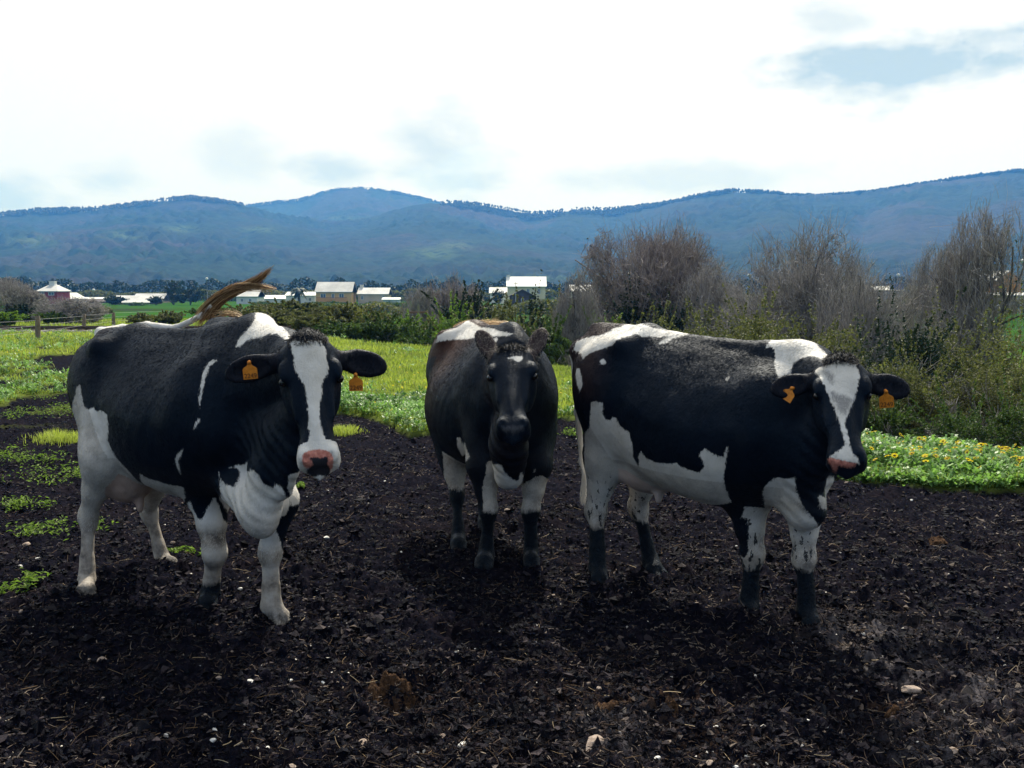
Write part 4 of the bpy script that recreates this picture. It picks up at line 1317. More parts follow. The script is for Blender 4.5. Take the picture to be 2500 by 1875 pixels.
    for nm, msk, mt in (('white_hair', isw, WHITEHAIR_MAT), ('black_hair', ~isw, BLACKHAIR_MAT if C['idx'] != 1 else BROWNHAIR_MAT)):
        Vh, Fh = strands(paths[msk], .00055, .0002)
        link(nm, new_mesh(nm, Vh, Fh, [mt]), cow)
    # longer hair inside and along the ears
    em_ = np.where((g == 3) & ((N @ M)[:, 2] > -.2))[0]
    for side_ in (-1, 1):
      pick = rh.choice(em_[H[em_, 1] * side_ > 0], 350)
      dd_ = M[:, 0] * .35 + N[pick] * .5 + rh.normal(0, .35, (350, 3)); dd_ /= np.linalg.norm(dd_, axis=1, keepdims=True)
      Le = rh.uniform(.010, .026, (350, 1))
      Vh, Fh = strands(np.stack([V2[pick], V2[pick] + dd_ * Le * .5, V2[pick] + dd_ * Le + M[:, 0] * Le * .3], 1), .0007, .0002)
      link('ear_hair', new_mesh('ear_hair', Vh, Fh, [BLACKHAIR_MAT if C['idx'] != 1 else GREYHAIR_MAT]), cow)
    # tuft on the poll
    r = np.random.default_rng(40 + C['idx'])
    pm = np.where((g == 2) & (H[:, 0] < .045) & (H[:, 2] > -.12) & (np.abs(H[:, 1]) < .085))[0]
    if len(pm):
        nst = 900
        pick = r.choice(pm, nst)
        p0 = V2[pick] + r.normal(0, .003, (nst, 3))
        d = N[pick] * .30 + M[:, 0] * r.uniform(.1, .7, (nst, 1)) + r.normal(0, .18, (nst, 3)) + M[:, 2] * .25
        d /= np.linalg.norm(d, axis=1, keepdims=True)
        L = r.uniform(.010, .024, (nst, 1)) * (1.3 if C['idx'] == 1 else 1.0)
        down = M[:, 0] * .35
        paths = np.stack([p0 - d * .004, p0 + d * L * .5, p0 + d * L + down * L * .5 + r.normal(0, .004, (nst, 3))], 1)
        Vh, Fh = strands(paths, .0014, .0004)
        link('poll_hair', new_mesh('poll_hair', Vh, Fh, [DARKHAIR_MAT]), cow)
    return cow, V2, F, g, (o, M, hs)


def tail_switch(cow, cs, spines, n, spread0, spread1, tones, seed, w=.0016, mat=None):
    """spines: control points (world) from the tail to each tip; hairs follow them with spread"""
    r = np.random.default_rng(seed)
    P = []
    tone = []
    for pts, frac in spines:
        pts = np.array([cs.L(p) for p in pts])
        k = 9
        s = np.linspace(0, len(pts) - 1, k)
        base = np.stack([np.interp(s, np.arange(len(pts)), pts[:, a]) for a in range(3)], 1)
        base[1:-1] = (base[:-2] + base[1:-1] * 2 + base[2:]) / 4
        m = int(n * frac)
        off = r.normal(0, 1, (m, 3)); off /= np.maximum(1, np.linalg.norm(off, axis=1, keepdims=True) / 1.6)
        start = r.uniform(0, .25, m); end = r.uniform(.55, 1.0, m) ** .6
        q = np.linspace(0, 1, k)[None, :] * (end - start)[:, None] + start[:, None]
        path = np.stack([np.interp(q.ravel() * (k - 1), np.arange(k), base[:, a]).reshape(m, k) for a in range(3)], 2)
        sp = spread0 + (spread1 - spread0) * q ** .7
        wob = r.normal(0, .004, (m, k, 3)).cumsum(1) * .5
        path = path + off[:, None, :] * sp[:, :, None] + wob
        P.append(path)
        tone.append(np.clip(r.uniform(tones[0], tones[1], m)[:, None] + off[:, 2:3] * .15 + q * .1, 0, 1))
    P = np.concatenate(P); tone = np.concatenate(tone)
    V, F = strands(P, w, w * .5)
    link('tail_hair', new_mesh('tail_hair', V, F, [mat or HAIR_MAT], True, {'tone': ('POINT', np.repeat(tone.ravel(), 3))}), cow)


def ear_tag(cow, cs, px, py, bvh, normal_w, roll, size, number):
    """hang a plastic tag on the ear surface seen at a measured spot"""
    cl = Vector(cs.L([0, 0, CAM_H])); d = cs.D(nrm(ray_dir(px, py)))
    h = bvh.ray_cast(cl, Vector(d))
    dist = h[3] if h[0] is not None else 4.4
    n = cs.D(nrm(normal_w)); up = np.array([0, 0, 1.0]); up = nrm(up - (up @ n) * n); rt = np.cross(up, n)
    upr = up * math.cos(roll) - rt * math.sin(roll)
    p = np.array(cl) + d * (dist - .020) - upr * size[1] * .44
    Rm = Matrix(np.stack([rt, up, n], 1).tolist()) @ Matrix.Rotation(roll, 3, 'Z')
    me = extrude_outline(tag_outline(size[0], size[1]), .0014); me.materials.append(TAG_MAT)
    tg = link('ear_tag', me, cow)
    tg.matrix_local = Matrix.Translation(Vector(p)) @ Rm.to_4x4()
    # button through the ear
    bmh = new_mesh('tag_button', *tube_mesh([(0, size[1] * .42, -.03), (0, size[1] * .42, .004)], [.006, .009], 10), mats=[TAG_MAT])
    link('tag_button', bmh, tg)
    if number:
        tm = text_mesh(number, size[1] * .36, .0006); tm.materials.append(INK_MAT)
        to = link('tag_number', tm, tg); to.location = (0, -size[1] * .43, .0018); to.scale = (.93, 1, 1)


def tube_mesh(pts, radii, sides=8, cap=True):
    pts = np.array(pts, float); k = len(pts)
    T = np.gradient(pts, axis=0); T /= np.linalg.norm(T, axis=1, keepdims=True) + 1e-9
    ref = np.array([.12, .31, .94]) if abs(T[0, 2]) < .9 else np.array([1., .1, 0])
    A = np.cross(T, ref); A /= np.linalg.norm(A, axis=1, keepdims=True); B = np.cross(T, A)
    V = []
    for i in range(k):
        for s in range(sides):
            a = 2 * math.pi * s / sides
            V.append(pts[i] + (A[i] * math.cos(a) + B[i] * math.sin(a)) * radii[i])
    F = [[i * sides + s, i * sides + (s + 1) % sides, (i + 1) * sides + (s + 1) % sides, (i + 1) * sides + s] for i in range(k - 1) for s in range(sides)]
    Fs = [np.array(F)]
    if cap:
        Fs.append(np.array([list(range(sides))[::-1], [(k - 1) * sides + s for s in range(sides)]]))
    return np.array(V), Fs


def build_cows(vox=.0085):
    from mathutils.bvhtree import BVHTree
    labels = ['black and white cow on the left with broad white blaze and raised tail',
              'dark cow in the middle facing the camera with all black face and upright ears',
              'black and white cow on the right with narrowing blaze and muddy black lower legs']
    for C, coat, lab in zip(COWS, COAT, labels):
        cow, V2, F, g, hf = cow_finish(C, coat, lab, vox)
        cs = C['cs']
        A = lambda px, py, Y: at_depth(px, py, Y)
        if C['idx'] in (0, 2):
            ef = F[np.isin(g[F[:, 0]], (3, 2))]
            bv = BVHTree.FromPolygons([tuple(v) for v in V2], [tuple(map(int, f)) for f in ef])
        if C['idx'] == 0:
            ear_tag(cow, cs, 608, 884, bv, (.18, -1, -.10), math.radians(4), (.061, .080), '2249')
            ear_tag(cow, cs, 868, 914, bv, (.12, -1, -.10), math.radians(1), (.061, .080), '2249')
            tail_switch(cow, cs, [([A(488, 790, 5.62), A(505, 752, 5.60), A(548, 716, 5.55), A(600, 700, 5.5), A(632, 685, 5.45), A(664, 654, 5.4)], .6),
                                  ([A(500, 770, 5.6), A(530, 728, 5.58), A(580, 700, 5.5), A(625, 698, 5.45), A(676, 708, 5.4)], .3),
                                  ([A(500, 785, 5.6), A(545, 768, 5.55), A(580, 768, 5.5), A(600, 780, 5.45)], .1)], 460, .036, .006, (.0, 1.1), 5, .0013)
        elif C['idx'] == 1:
            tail_switch(cow, cs, [([A(1130, 806, 7.15), A(1160, 800, 7.1), A(1200, 803, 7.05), A(1235, 798, 7.0), A(1262, 812, 6.95), A(1266, 835, 6.95)], .8),
                                  ([A(1110, 806, 7.15), A(1140, 793, 7.1), A(1180, 800, 7.05), A(1220, 792, 7.0)], .2)], 800, .020, .030, (.25, 1.0), 6)
        else:
            ear_tag(cow, cs, 1934, 947, bv, (-.75, -1, .1), math.radians(-28), (.058, .070), '')
            ear_tag(cow, cs, 2163, 955, bv, (-.25, -1, -.15), math.radians(6), (.062, .082), '2249')
            tail_switch(cow, cs, [([A(1428, 1150, 5.82), A(1426, 1190, 5.8), A(1424, 1235, 5.78)], 1.0)], 90, .007, .010, (.85, 1.0), 7, .0016, WHITEHAIR_MAT)
build_cows(.0085)
# ------------------------------------------------------------------ foliage and bare branches
LEAF_DARK = leafy('evergreen_leaf', (.006, .016, .009), (.022, .048, .022), .18)
LEAF_MID = leafy('shrub_leaf', (.018, .040, .013), (.095, .145, .040), .35)
LEAF_OLIVE = leafy('olive_scrub_leaf', (.040, .048, .020), (.19, .19, .080), .35)
LEAF_BRIGHT = leafy('fresh_leaf', (.05, .10, .016), (.22, .32, .060), .40)
LEAF_GRASS = leafy('grass_blade', (.12, .17, .030), (.46, .50, .12), .45)
LEAF_WEED = leafy('weed_leaf', (.035, .10, .025), (.27, .44, .15), .38, .45)
t = NT('bare_twig')
c_ = t.ramp(t.attr('tone').outputs['Fac'], [(0, (.030, .027, .030)), (.5, (.135, .128, .130)), (1, (.36, .34, .33))])
t.principled(c_, .85, None, .15); TWIG_MAT = t.m
t = NT('red_twig')
c_ = t.ramp(t.attr('tone').outputs['Fac'], [(0, (.032, .027, .030)), (.5, (.140, .120, .120)), (1, (.33, .29, .28))])
t.principled(c_, .85, None, .15); REDTWIG_MAT = t.m


def segs_to_tubes(paths, radii, sides):
    """paths (n,k,3), radii (n,k)"""
    n, k, _ = paths.shape
    T = np.gradient(paths, axis=1); T /= np.linalg.norm(T, axis=2, keepdims=True) + 1e-9
    ref = np.array([.31, .22, .93])
    A = np.cross(T, ref); A /= np.linalg.norm(A, axis=2, keepdims=True) + 1e-9
    B = np.cross(T, A)
    ring = [paths + (A * math.cos(2 * math.pi * s / sides) + B * math.sin(2 * math.pi * s / sides)) * radii[:, :, None] for s in range(sides)]
    V = np.stack(ring, 2).reshape(-1, 3)
    i = np.arange(n)[:, None, None] * k * sides; j = np.arange(k - 1)[None, :, None] * sides; s = np.arange(sides)[None, None, :]
    a = i + j + s; b = i + j + (s + 1) % sides
    F = np.stack([a, b, b + sides, a + sides], -1).reshape(-1, 4)
    return V, F


def branch_system(r, base, dirs, lens, rads, levels, counts, ang=(22, 55), lr=.66, trop=.10, wob=.10, minr=.004, first=.25):
    """returns per-level (paths, radii); vectorised level by level"""
    out = []
    base = np.asarray(base, float); dirs = np.asarray(dirs, float); lens = np.asarray(lens, float); rads = np.asarray(rads, float)
    for lv in range(levels):
        n = len(base)
        k = 6 if lv == 0 else (5 if lv < 3 else 4 if lv < 4 else 3)
        pts = [base]; d = dirs / np.linalg.norm(dirs, axis=1, keepdims=True)
        step = lens / (k - 1)
        ds = [d]
        for j in range(k - 1):
            d = d + r.normal(0, wob, (n, 3)) + np.array([0, 0, trop])
            d /= np.linalg.norm(d, axis=1, keepdims=True)
            pts.append(pts[-1] + d * step[:, None]); ds.append(d)
        paths = np.stack(pts, 1); dd = np.stack(ds, 1)
        tt = np.linspace(0, 1, k)
        rad = np.maximum(rads[:, None] * (1 - .55 * tt[None, :]), minr * .6)
        out.append((paths, rad))
        if lv == levels - 1: break
        c = counts[lv]
        tpos = np.sort(r.uniform(first, 1.0, (n, c)), 1)
        tpos[:, -1] = 1.0
        q = tpos * (k - 1); i0 = np.minimum(q.astype(int), k - 2); f = (q - i0)[:, :, None]
        ar = np.arange(n)[:, None]
        b = paths[ar, i0] * (1 - f) + paths[ar, i0 + 1] * f
        pd = dd[ar, i0]
        rnd = r.normal(0, 1, pd.shape); perp = rnd - (rnd * pd).sum(2, keepdims=True) * pd
        perp /= np.linalg.norm(perp, axis=2, keepdims=True) + 1e-9
        a = np.radians(r.uniform(ang[0], ang[1], tpos.shape))[:, :, None]
        nd = pd * np.cos(a) + perp * np.sin(a)
        base = b.reshape(-1, 3); dirs = nd.reshape(-1, 3)
        lens = (lens[:, None] * lr * r.uniform(.65, 1.15, tpos.shape) * (1.15 - .35 * tpos)).ravel()
        rads = np.maximum((rads[:, None] * (1 - .55 * tpos) * r.uniform(.5, .75, tpos.shape)).ravel(), minr)
    return out


def tubes_mesh(name, parts, mat, r, split=1):
    """join level geometry; thick levels get more sides"""
    Vs, Fs, Ts = [], [], []; off = 0
    for lv, (p, rad) in parts:
        sides = 8 if lv == 0 else 5 if lv == 1 else 3
        V, F = segs_to_tubes(p, rad, sides)
        Vs.append(V); Fs.append(F + off); off += len(V)
        tone = np.clip(.12 + .13 * lv + r.normal(0, .20, len(p)), 0, 1)
        Ts.append(np.repeat(tone, p.shape[1] * sides))
    return new_mesh(name, np.concatenate(Vs), [np.concatenate(Fs)], [mat], True, {'tone': ('POINT', np.concatenate(Ts))})


def leaf_cards(r, C, N, size, tone, aspect=.55, fold=.25):
    """each leaf is a small folded kite: 4 points, two faces"""
    n = len(C)
    rnd = r.normal(0, 1, (n, 3))
    U = rnd - (rnd * N).sum(1, keepdims=True) * N; U /= np.linalg.norm(U, axis=1, keepdims=True) + 1e-9
    W = np.cross(N, U)
    s = size[:, None]
    p0 = C - U * s * .5; p2 = C + U * s * .5
    p1 = C + W * s * aspect * .5 + N * s * fold * .5; p3 = C - W * s * aspect * .5 + N * s * fold * .5
    V = np.stack([p0, p1, p2, p3], 1).reshape(-1, 3)
    k = np.arange(n)[:, None] * 4
    F = np.concatenate([k + [0, 1, 2], k + [0, 2, 3]], 0)
    return V, F, np.repeat(tone, 4)


def crown_points(r, center, rad, n, lobes, lobe_r=.38, shell=.55, flat=0.0):
    """leaf positions in uneven overlapping clumps; tone varies clump by clump"""
    center = np.asarray(center, float); rad = np.asarray(rad, float)
    d = r.normal(0, 1, (lobes, 3)); d /= np.linalg.norm(d, axis=1, keepdims=True)
    if flat: d[:, 2] = np.maximum(d[:, 2], -flat)
    lc = center + d * rad * r.uniform(.35, .80, (lobes, 1))
    lr = rad.mean() * lobe_r * r.uniform(.6, 1.25, lobes)
    lt = r.uniform(-.28, .28, lobes)
    k = r.integers(0, lobes, n)
    v = r.normal(0, 1, (n, 3)); v /= np.linalg.norm(v, axis=1, keepdims=True)
    q = lc[k] + v * (lr[k] * r.uniform(shell, 1.08, n) ** .7)[:, None] * np.array([1, 1, .8])
    N = v + r.normal(0, .55, (n, 3)); N /= np.linalg.norm(N, axis=1, keepdims=True)
    tone = np.clip(.45 + lt[k] + r.normal(0, .20, n), 0, 1)
    return q, N, tone


def leafy_shrub(name, label, cat, group, base, rad, height, n, mat, leaf=.10, lobes=14, seed=0, stems=7, twigs=0, trunk=None, low=.45, twig_mat=None):
    """bush or round tree: stems > and crown; base on the ground"""
    r = np.random.default_rng(seed)
    gz = float(terrain_base(np.array([base[:2]]))[0])
    root = empty(name, (base[0], base[1], gz))
    tag(root, label, cat, group)
    rad = np.array([rad[0], rad[1], height * low])
    cen = np.array([0, 0, height - rad[2]])
    q, N, tone = crown_points(r, cen, rad * .92, n, lobes * 2, .27)
    # loose sprays reaching out of the clumps
    ns = 46; mspr = n // 4
    dv = r.normal(0, 1, (ns, 3)); dv[:, 2] = np.abs(dv[:, 2]) * .8 + .1; dv /= np.linalg.norm(dv, axis=1, keepdims=True)
    kk = r.integers(0, ns, mspr); tt_ = r.uniform(.45, 1.22, mspr)
    bend = r.normal(0, .12, (ns, 3))
    q[:mspr] = cen + (dv[kk] * tt_[:, None] + bend[kk] * (tt_ ** 2)[:, None]) * rad + r.normal(0, .035, (mspr, 3)) * rad.mean() * (1.3 - tt_)[:, None]
    q[:, 2] = np.maximum(q[:, 2], .03)
    V, F, T = leaf_cards(r, q, N, r.uniform(.6, 1.3, n) * leaf, tone)
    link('crown', new_mesh('crown', V, F, [mat], False, {'tone': ('POINT', T)}), root)
    th = trunk[0] if trunk else .02 + .012 * height
    tl = trunk[1] if trunk else height * .55
    nst = 1 if trunk else stems
    dirs = r.normal(0, .45 if nst > 1 else .05, (nst, 3)); dirs[:, 2] = 1
    bs = np.zeros((nst, 3)); bs[:, 2] = -.15
    sys_ = branch_system(r, bs, dirs, np.full(nst, tl), np.full(nst, th), 4, [5, 5, max(3, twigs)], lr=.62, trop=.05, minr=.006)
    link('trunk' if trunk else 'stems', tubes_mesh('stems', list(enumerate(sys_)), twig_mat or TWIG_MAT, r), root)
    return root


def bare_tree(name, label, group, base, height, spread, seed, mat=None, trunks=1, levels=6, counts=(8, 7, 6, 5, 4), ang=(30, 70), ivy=0, trad=.14, lean=(0, 0), trop=.022, lr=.66, first=.25, minr=.005, tl=.42, twigs=2200):
    r = np.random.default_rng(seed)
    gz = float(terrain_base(np.array([base[:2]]))[0])
    root = empty(name, (base[0], base[1], gz))
    tag(root, label, 'tree', group)
    b = np.zeros((trunks, 3)); b[:, :2] = r.normal(0, .18 if trunks > 1 else 0, (trunks, 2)); b[:, 2] = -.2
    d = np.zeros((trunks, 3)); d[:, 2] = 1; d[:, :2] = r.normal(0, .55 if trunks > 1 else .04, (trunks, 2)) + np.array(lean)
    sysm = branch_system(r, b, d, np.full(trunks, height * tl) * r.uniform(.85, 1.1, trunks), np.full(trunks, trad), levels, counts, ang, lr, trop, .14, minr, first)
    # fit to the wanted size
    allp = np.concatenate([p.reshape(-1, 3) for p, _ in sysm])
    top = np.percentile(allp[:, 2], 99); wid = np.percentile(np.hypot(allp[:, 0], allp[:, 1]), 90)
    sc = np.array([spread / max(wid, .1), spread / max(wid, .1), height / max(top, .1)])
    sysm = [(p * sc, rr) for p, rr in sysm]
    for q_ in range(2, len(sysm)):        # keep the rounded outline of the crown
        p, rr = sysm[q_]
        e = (p[:, -1] - np.array([lean[0] * height * .3, 0, height * .40])) / np.array([spread, spread, height * .60])
        ang_ = np.arctan2(e[:, 1], e[:, 0])
        lim = .78 + .46 * fbm(np.stack([np.cos(ang_), np.sin(ang_), e[:, 2]], 1) + seed, 2.2, 3, seed)
        ok = np.sqrt((e * e).sum(1)) < lim
        if ok.sum() > 4: sysm[q_] = (p[ok], rr[ok])
    mat = mat or TWIG_MAT
    link('trunk', tubes_mesh('trunk', [(0, sysm[0])] + [(1, sysm[1])], mat, r), root)
    extra = []
    if twigs:
        # fine outer twigs filling an uneven dome
        n = twigs
        v = r.normal(0, 1, (n * 3, 3)); v[:, 2] = np.abs(v[:, 2]) - .35; v /= np.linalg.norm(v, axis=1, keepdims=True)
        rad = r.uniform(.22, 1.0, n * 3) ** .6
        out_ = .62 + .62 * fbm(v * 1.0 + seed, 2.6, 3, seed)
        dens = fbm(v * rad[:, None] + seed, 3.2, 3, seed + 3)
        ok = np.where(r.uniform(0, 1, n * 3) < sstep(.36, .66, dens) * (.35 + .65 * sstep(-.1, .5, v[:, 2])))[0][:n]
        v, rad, out_ = v[ok], rad[ok], out_[ok]; n = len(v)
        R3 = np.array([spread, spread, height * .62])
        c = np.array([lean[0] * height * .3, 0, height * .40])
        p0 = c + v * R3 * (rad * out_)[:, None]
        p0[:, 2] = np.maximum(p0[:, 2], height * .10)
        d = (p0 - np.array([0, 0, height * .05])); d /= np.linalg.norm(d, axis=1, keepdims=True)
        d = d + r.normal(0, .38, (n, 3)); d /= np.linalg.norm(d, axis=1, keepdims=True)
        L = r.uniform(.05, .15, n) * height
        b = r.normal(0, .22, (n, 3))
        k = np.linspace(-.6, .6, 4)
        path = p0[:, None, :] + d[:, None, :] * (L[:, None, None] * k[None, :, None]) + b[:, None, :] * (L[:, None] * (k ** 2)[None, :])[:, :, None]
        extra = [(5, (path, np.full((n, 4), minr * .75) * np.array([1.2, 1, .8, .5])))]
    link('crown', tubes_mesh('crown', [(i + 2, s) for i, s in enumerate(sysm[2:])] + extra, mat, r), root)
    if ivy:
        p = sysm[1][0].reshape(-1, 3)
        pick = r.integers(0, len(p), ivy)
        q = p[pick] * r.uniform(.75, 1.0, (ivy, 1)) + r.normal(0, .22, (ivy, 3))
        nn = r.normal(0, 1, (ivy, 3)); nn /= np.linalg.norm(nn, axis=1, keepdims=True)
        V, F, T = leaf_cards(r, q, nn, r.uniform(.10, .2, ivy), np.clip(r.normal(.4, .25, ivy), 0, 1))
        link('ivy', new_mesh('ivy', V, F, [LEAF_DARK], False, {'tone': ('POINT', T)}), root)
    return root


def xy(px, Y):
    return ((px - 1250) / FPX * Y / math.cos(PITCH) * .9985, Y)


def top_h(py, Y, base_z):
    """height above base of something whose top is seen at photo row py, Y metres away"""
    return at_depth(1250, py, Y)[2] - base_z


def bz(px, Y):
    x, y = xy(px, Y)
    return float(terrain_base(np.array([[x, y]]))[0])


# --- big bare trees on the right
def T(px, Y, ytop, wpx, label, seed, **kw):
    z = bz(px, Y)
    return bare_tree('bare_tree', label, 'bare winter trees beyond the meadow', xy(px, Y), top_h(ytop, Y, z), wpx / 2 / FPX * Y, seed, **kw)


T(1600, 44, 534, 420, 'wide bare tree with reddish brown crown behind the meadow, left of the largest one', 101, mat=REDTWIG_MAT, trunks=3, trad=.20, ivy=1600, counts=(9, 8, 6, 5, 4), minr=.010, twigs=4200)
T(1985, 34, 558, 500, 'broadest bare tree, domed grey brown crown in the middle of the right side thicket', 102, trunks=5, trad=.15, counts=(8, 8, 6, 5, 4), ang=(30, 70), ivy=500, minr=.0085, twigs=6500)
T(2395, 30, 486, 330, 'tallest bare tree at the right edge with two pale leaning limbs', 103, trunks=5, trad=.13, ang=(22, 55), counts=(7, 7, 5, 5, 3), ivy=300, minr=.006, twigs=1400)
T(2250, 40, 600, 200, 'thin bare tree between the domed tree and the tall right edge tree', 111, trunks=2, trad=.07, counts=(7, 6, 6, 5, 3), minr=.007)
T(1415, 38, 668, 150, 'slim bare tree with dark single trunk behind the right hand cow\'s rump', 104, trunks=1, trad=.12, counts=(9, 7, 6, 5, 3), first=.4, minr=.007)
T(1735, 40, 640, 230, 'low bare tree between the two large domed crowns', 105, trunks=3, trad=.08, counts=(7, 7, 6, 5, 3), minr=.007)
T(2100, 27, 640, 260, 'low bare thicket tree with curved limbs below the domed tree', 112, trunks=4, trad=.06, counts=(7, 7, 6, 4, 3), ang=(25, 60), minr=.005)
T(1100, 62, 664, 190, 'reddish bare tree above the evergreen bush left of the cream house', 106, mat=REDTWIG_MAT, trunks=3, trad=.14, counts=(8, 7, 6, 5, 3), minr=.014)
T(1025, 58, 694, 110, 'grey bare tree at the left end of the hedge by the leaning pole', 107, trunks=3, trad=.10, counts=(8, 7, 6, 5, 3), minr=.012)
T(20, 60, 676, 200, 'tall bare tree at the left edge of the field', 108, trunks=4, trad=.12, counts=(8, 7, 6, 5, 4), minr=.013)
T(178, 52, 722, 190, 'low spreading bare tree behind the fence on the left', 109, trunks=4, trad=.07, counts=(7, 7, 6, 5, 3), ang=(30, 65), minr=.010, trop=.0)


# --- hedge and bushes
def B(px, Y, ytop, wpx, kind, label, seed, n=6000, leaf=None, lobes=12, name='shrub', group='shrubs in the hedge beyond the meadow', deep=1.0, **kw):
    z = bz(px, Y)
    h = top_h(ytop, Y, z)
    w = wpx / 2 / FPX * Y
    mat = dict(d=LEAF_DARK, m=LEAF_MID, o=LEAF_OLIVE, b=LEAF_BRIGHT)[kind]
    return leafy_shrub(name, label, 'bush' if name == 'shrub' else 'tree', group, xy(px, Y), (w, w * deep), max(h, .6), int(n * 1.5), mat, leaf or .0034 * Y, lobes, seed, **kw)


B(700, 46, 738, 170, 'o', 'olive grey bush straight behind the left cow\'s neck', 201, 7000, lobes=18)
B(668, 40, 756, 150, 'o', 'low olive bush beside the left cow\'s raised tail', 202, 6000, lobes=16)
B(735, 44, 748, 90, 'd', 'dark blue green bush below the palm tree', 203, 4500)
B(830, 40, 746, 190, 'o', 'pale olive bush below the yellow house', 204, 8000, lobes=20)
B(850, 33, 785, 160, 'm', 'dark green rounded bush at the meadow edge, left of two', 205, 8000, lobes=16, low=.5)
B(945, 34, 778, 150, 'm', 'mid green rounded bush at the meadow edge, right of two', 206, 8000, lobes=16, low=.5)
B(995, 44, 762, 90, 'b', 'yellow green bush left of the leaning pole', 207, 4000)
B(1040, 31, 800, 140, 'm', 'small dark bush where the meadow edge meets the middle cow', 208, 6000)
B(1140, 46, 706, 165, 'd', 'dark evergreen bush left of the brown barn', 209, 9000, lobes=20)
B(1110, 38, 752, 130, 'b', 'mossy green bush below the dark evergreen', 210, 6000)
B(1190, 34, 760, 150, 'o', 'olive bush behind the middle cow\'s back', 211, 7000, lobes=16)
B(1270, 32, 752, 130, 'o', 'tall olive bush right of the middle cow\'s head', 212, 7000, lobes=16)
B(1300, 38, 728, 70, 'd', 'small dark evergreen in front of the cream house', 213, 3500)
B(1340, 28, 782, 130, 'm', 'dark shrub between the middle cow and the right cow', 214, 7000)
B(1470, 38, 775, 110, 'b', 'bright green bush above the right cow\'s rump', 215, 5000)
B(1440, 48, 715, 110, 'm', 'green bush at the foot of the slim bare tree', 216, 5000)
B(1545, 42, 712, 120, 'd', 'dark ivy bush under the reddish bare tree', 217, 5500)
B(1640, 40, 728, 120, 'd', 'dark bush beside the slanting white roof', 218, 5500)
B(1600, 27, 770, 210, 'o', 'grey green scrub behind the right cow\'s back', 219, 5500, lobes=18, twigs=6)
B(1780, 22, 770, 260, 'o', 'tangled scrub behind the right cow\'s withers', 220, 6500, lobes=20, twigs=7)
B(2220, 20, 712, 200, 'd', 'large dark evergreen bush left of the tall right edge tree', 221, 11000, lobes=26, low=.5)
B(2150, 17, 790, 190, 'd', 'dark evergreen bush lower left of the large one', 222, 7000, lobes=18, low=.5)
B(1960, 17, 812, 240, 'o', 'brown green bramble mound behind the right cow\'s head', 223, 7000, lobes=20, twigs=8)
B(2080, 13.5, 905, 220, 'o', 'bramble mound just right of the right cow\'s face', 224, 8000, lobes=22, twigs=8)
B(2250, 14, 860, 230, 'o', 'broad bramble mound in the right side thicket', 225, 9000, lobes=24, twigs=8)
B(2420, 14, 840, 240, 'o', 'bramble mound at the right edge under the tall tree', 226, 9000, lobes=24, twigs=8)
B(2350, 12.2, 960, 240, 'm', 'dark green undergrowth above the flowery bank at the right', 227, 9000, lobes=22, low=.5)
B(2490, 11.8, 950, 160, 'm', 'dark green undergrowth at the right picture edge', 228, 7000, lobes=20, low=.5)
B(2170, 12.8, 985, 180, 'm', 'dark undergrowth beside the right cow\'s orange tag', 229, 7000, lobes=20, low=.5)
B(2010, 12.8, 930, 180, 'm', 'undergrowth hidden behind the right cow\'s head', 230, 5000, lobes=18, low=.5)
B(1880, 25, 760, 250, 'o', 'grey scrub at the foot of the domed bare tree', 231, 6000, lobes=20, twigs=7)
B(2440, 22, 792, 200, 'o', 'olive scrub behind the trunks of the tall right edge tree', 232, 5000, lobes=18, twigs=7)
B(760, 37, 772, 130, 'o', 'olive scrub in front of the low dark bush below the palm', 260, 5000, lobes=14)
B(900, 42, 752, 130, 'o', 'olive scrub below the clipped hedge by the tan house', 261, 6000, lobes=16)
B(1075, 40, 770, 120, 'o', 'olive scrub right of the leaning pole', 262, 5000, lobes=14)
B(1230, 44, 740, 100, 'o', 'grey green scrub below the brown barn', 263, 5000, lobes=14)
B(1375, 40, 728, 130, 'o', 'grey olive scrub right of the cream house', 264, 6000, lobes=16)
B(1530, 33, 762, 150, 'o', 'grey scrub above the right cow\'s back', 265, 6000, lobes=16, twigs=6)
B(1690, 30, 752, 200, 'o', 'grey scrub behind the middle of the right cow\'s back', 266, 6000, lobes=18, twigs=6)
B(1840, 30, 720, 200, 'o', 'twiggy scrub inside the foot of the domed tree', 267, 5000, lobes=18, twigs=8)
B(2020, 24, 752, 220, 'o', 'twiggy grey scrub right of the domed tree\'s foot', 268, 6000, lobes=18, twigs=8)
B(2320, 24, 770, 200, 'o', 'grey olive scrub behind the bramble mounds', 269, 6000, lobes=18, twigs=8)
B(2130, 15.5, 860, 260, 'o', 'grey green bramble bank above the orange tag of the right cow', 270, 9000, lobes=26, twigs=9)
B(2480, 17, 800, 200, 'o', 'tall bramble heap at the right edge behind the others', 271, 7000, lobes=22, twigs=8)
B(1955, 14.5, 880, 200, 'o', 'bramble heap behind the right cow\'s poll', 272, 7000, lobes=20, twigs=8)
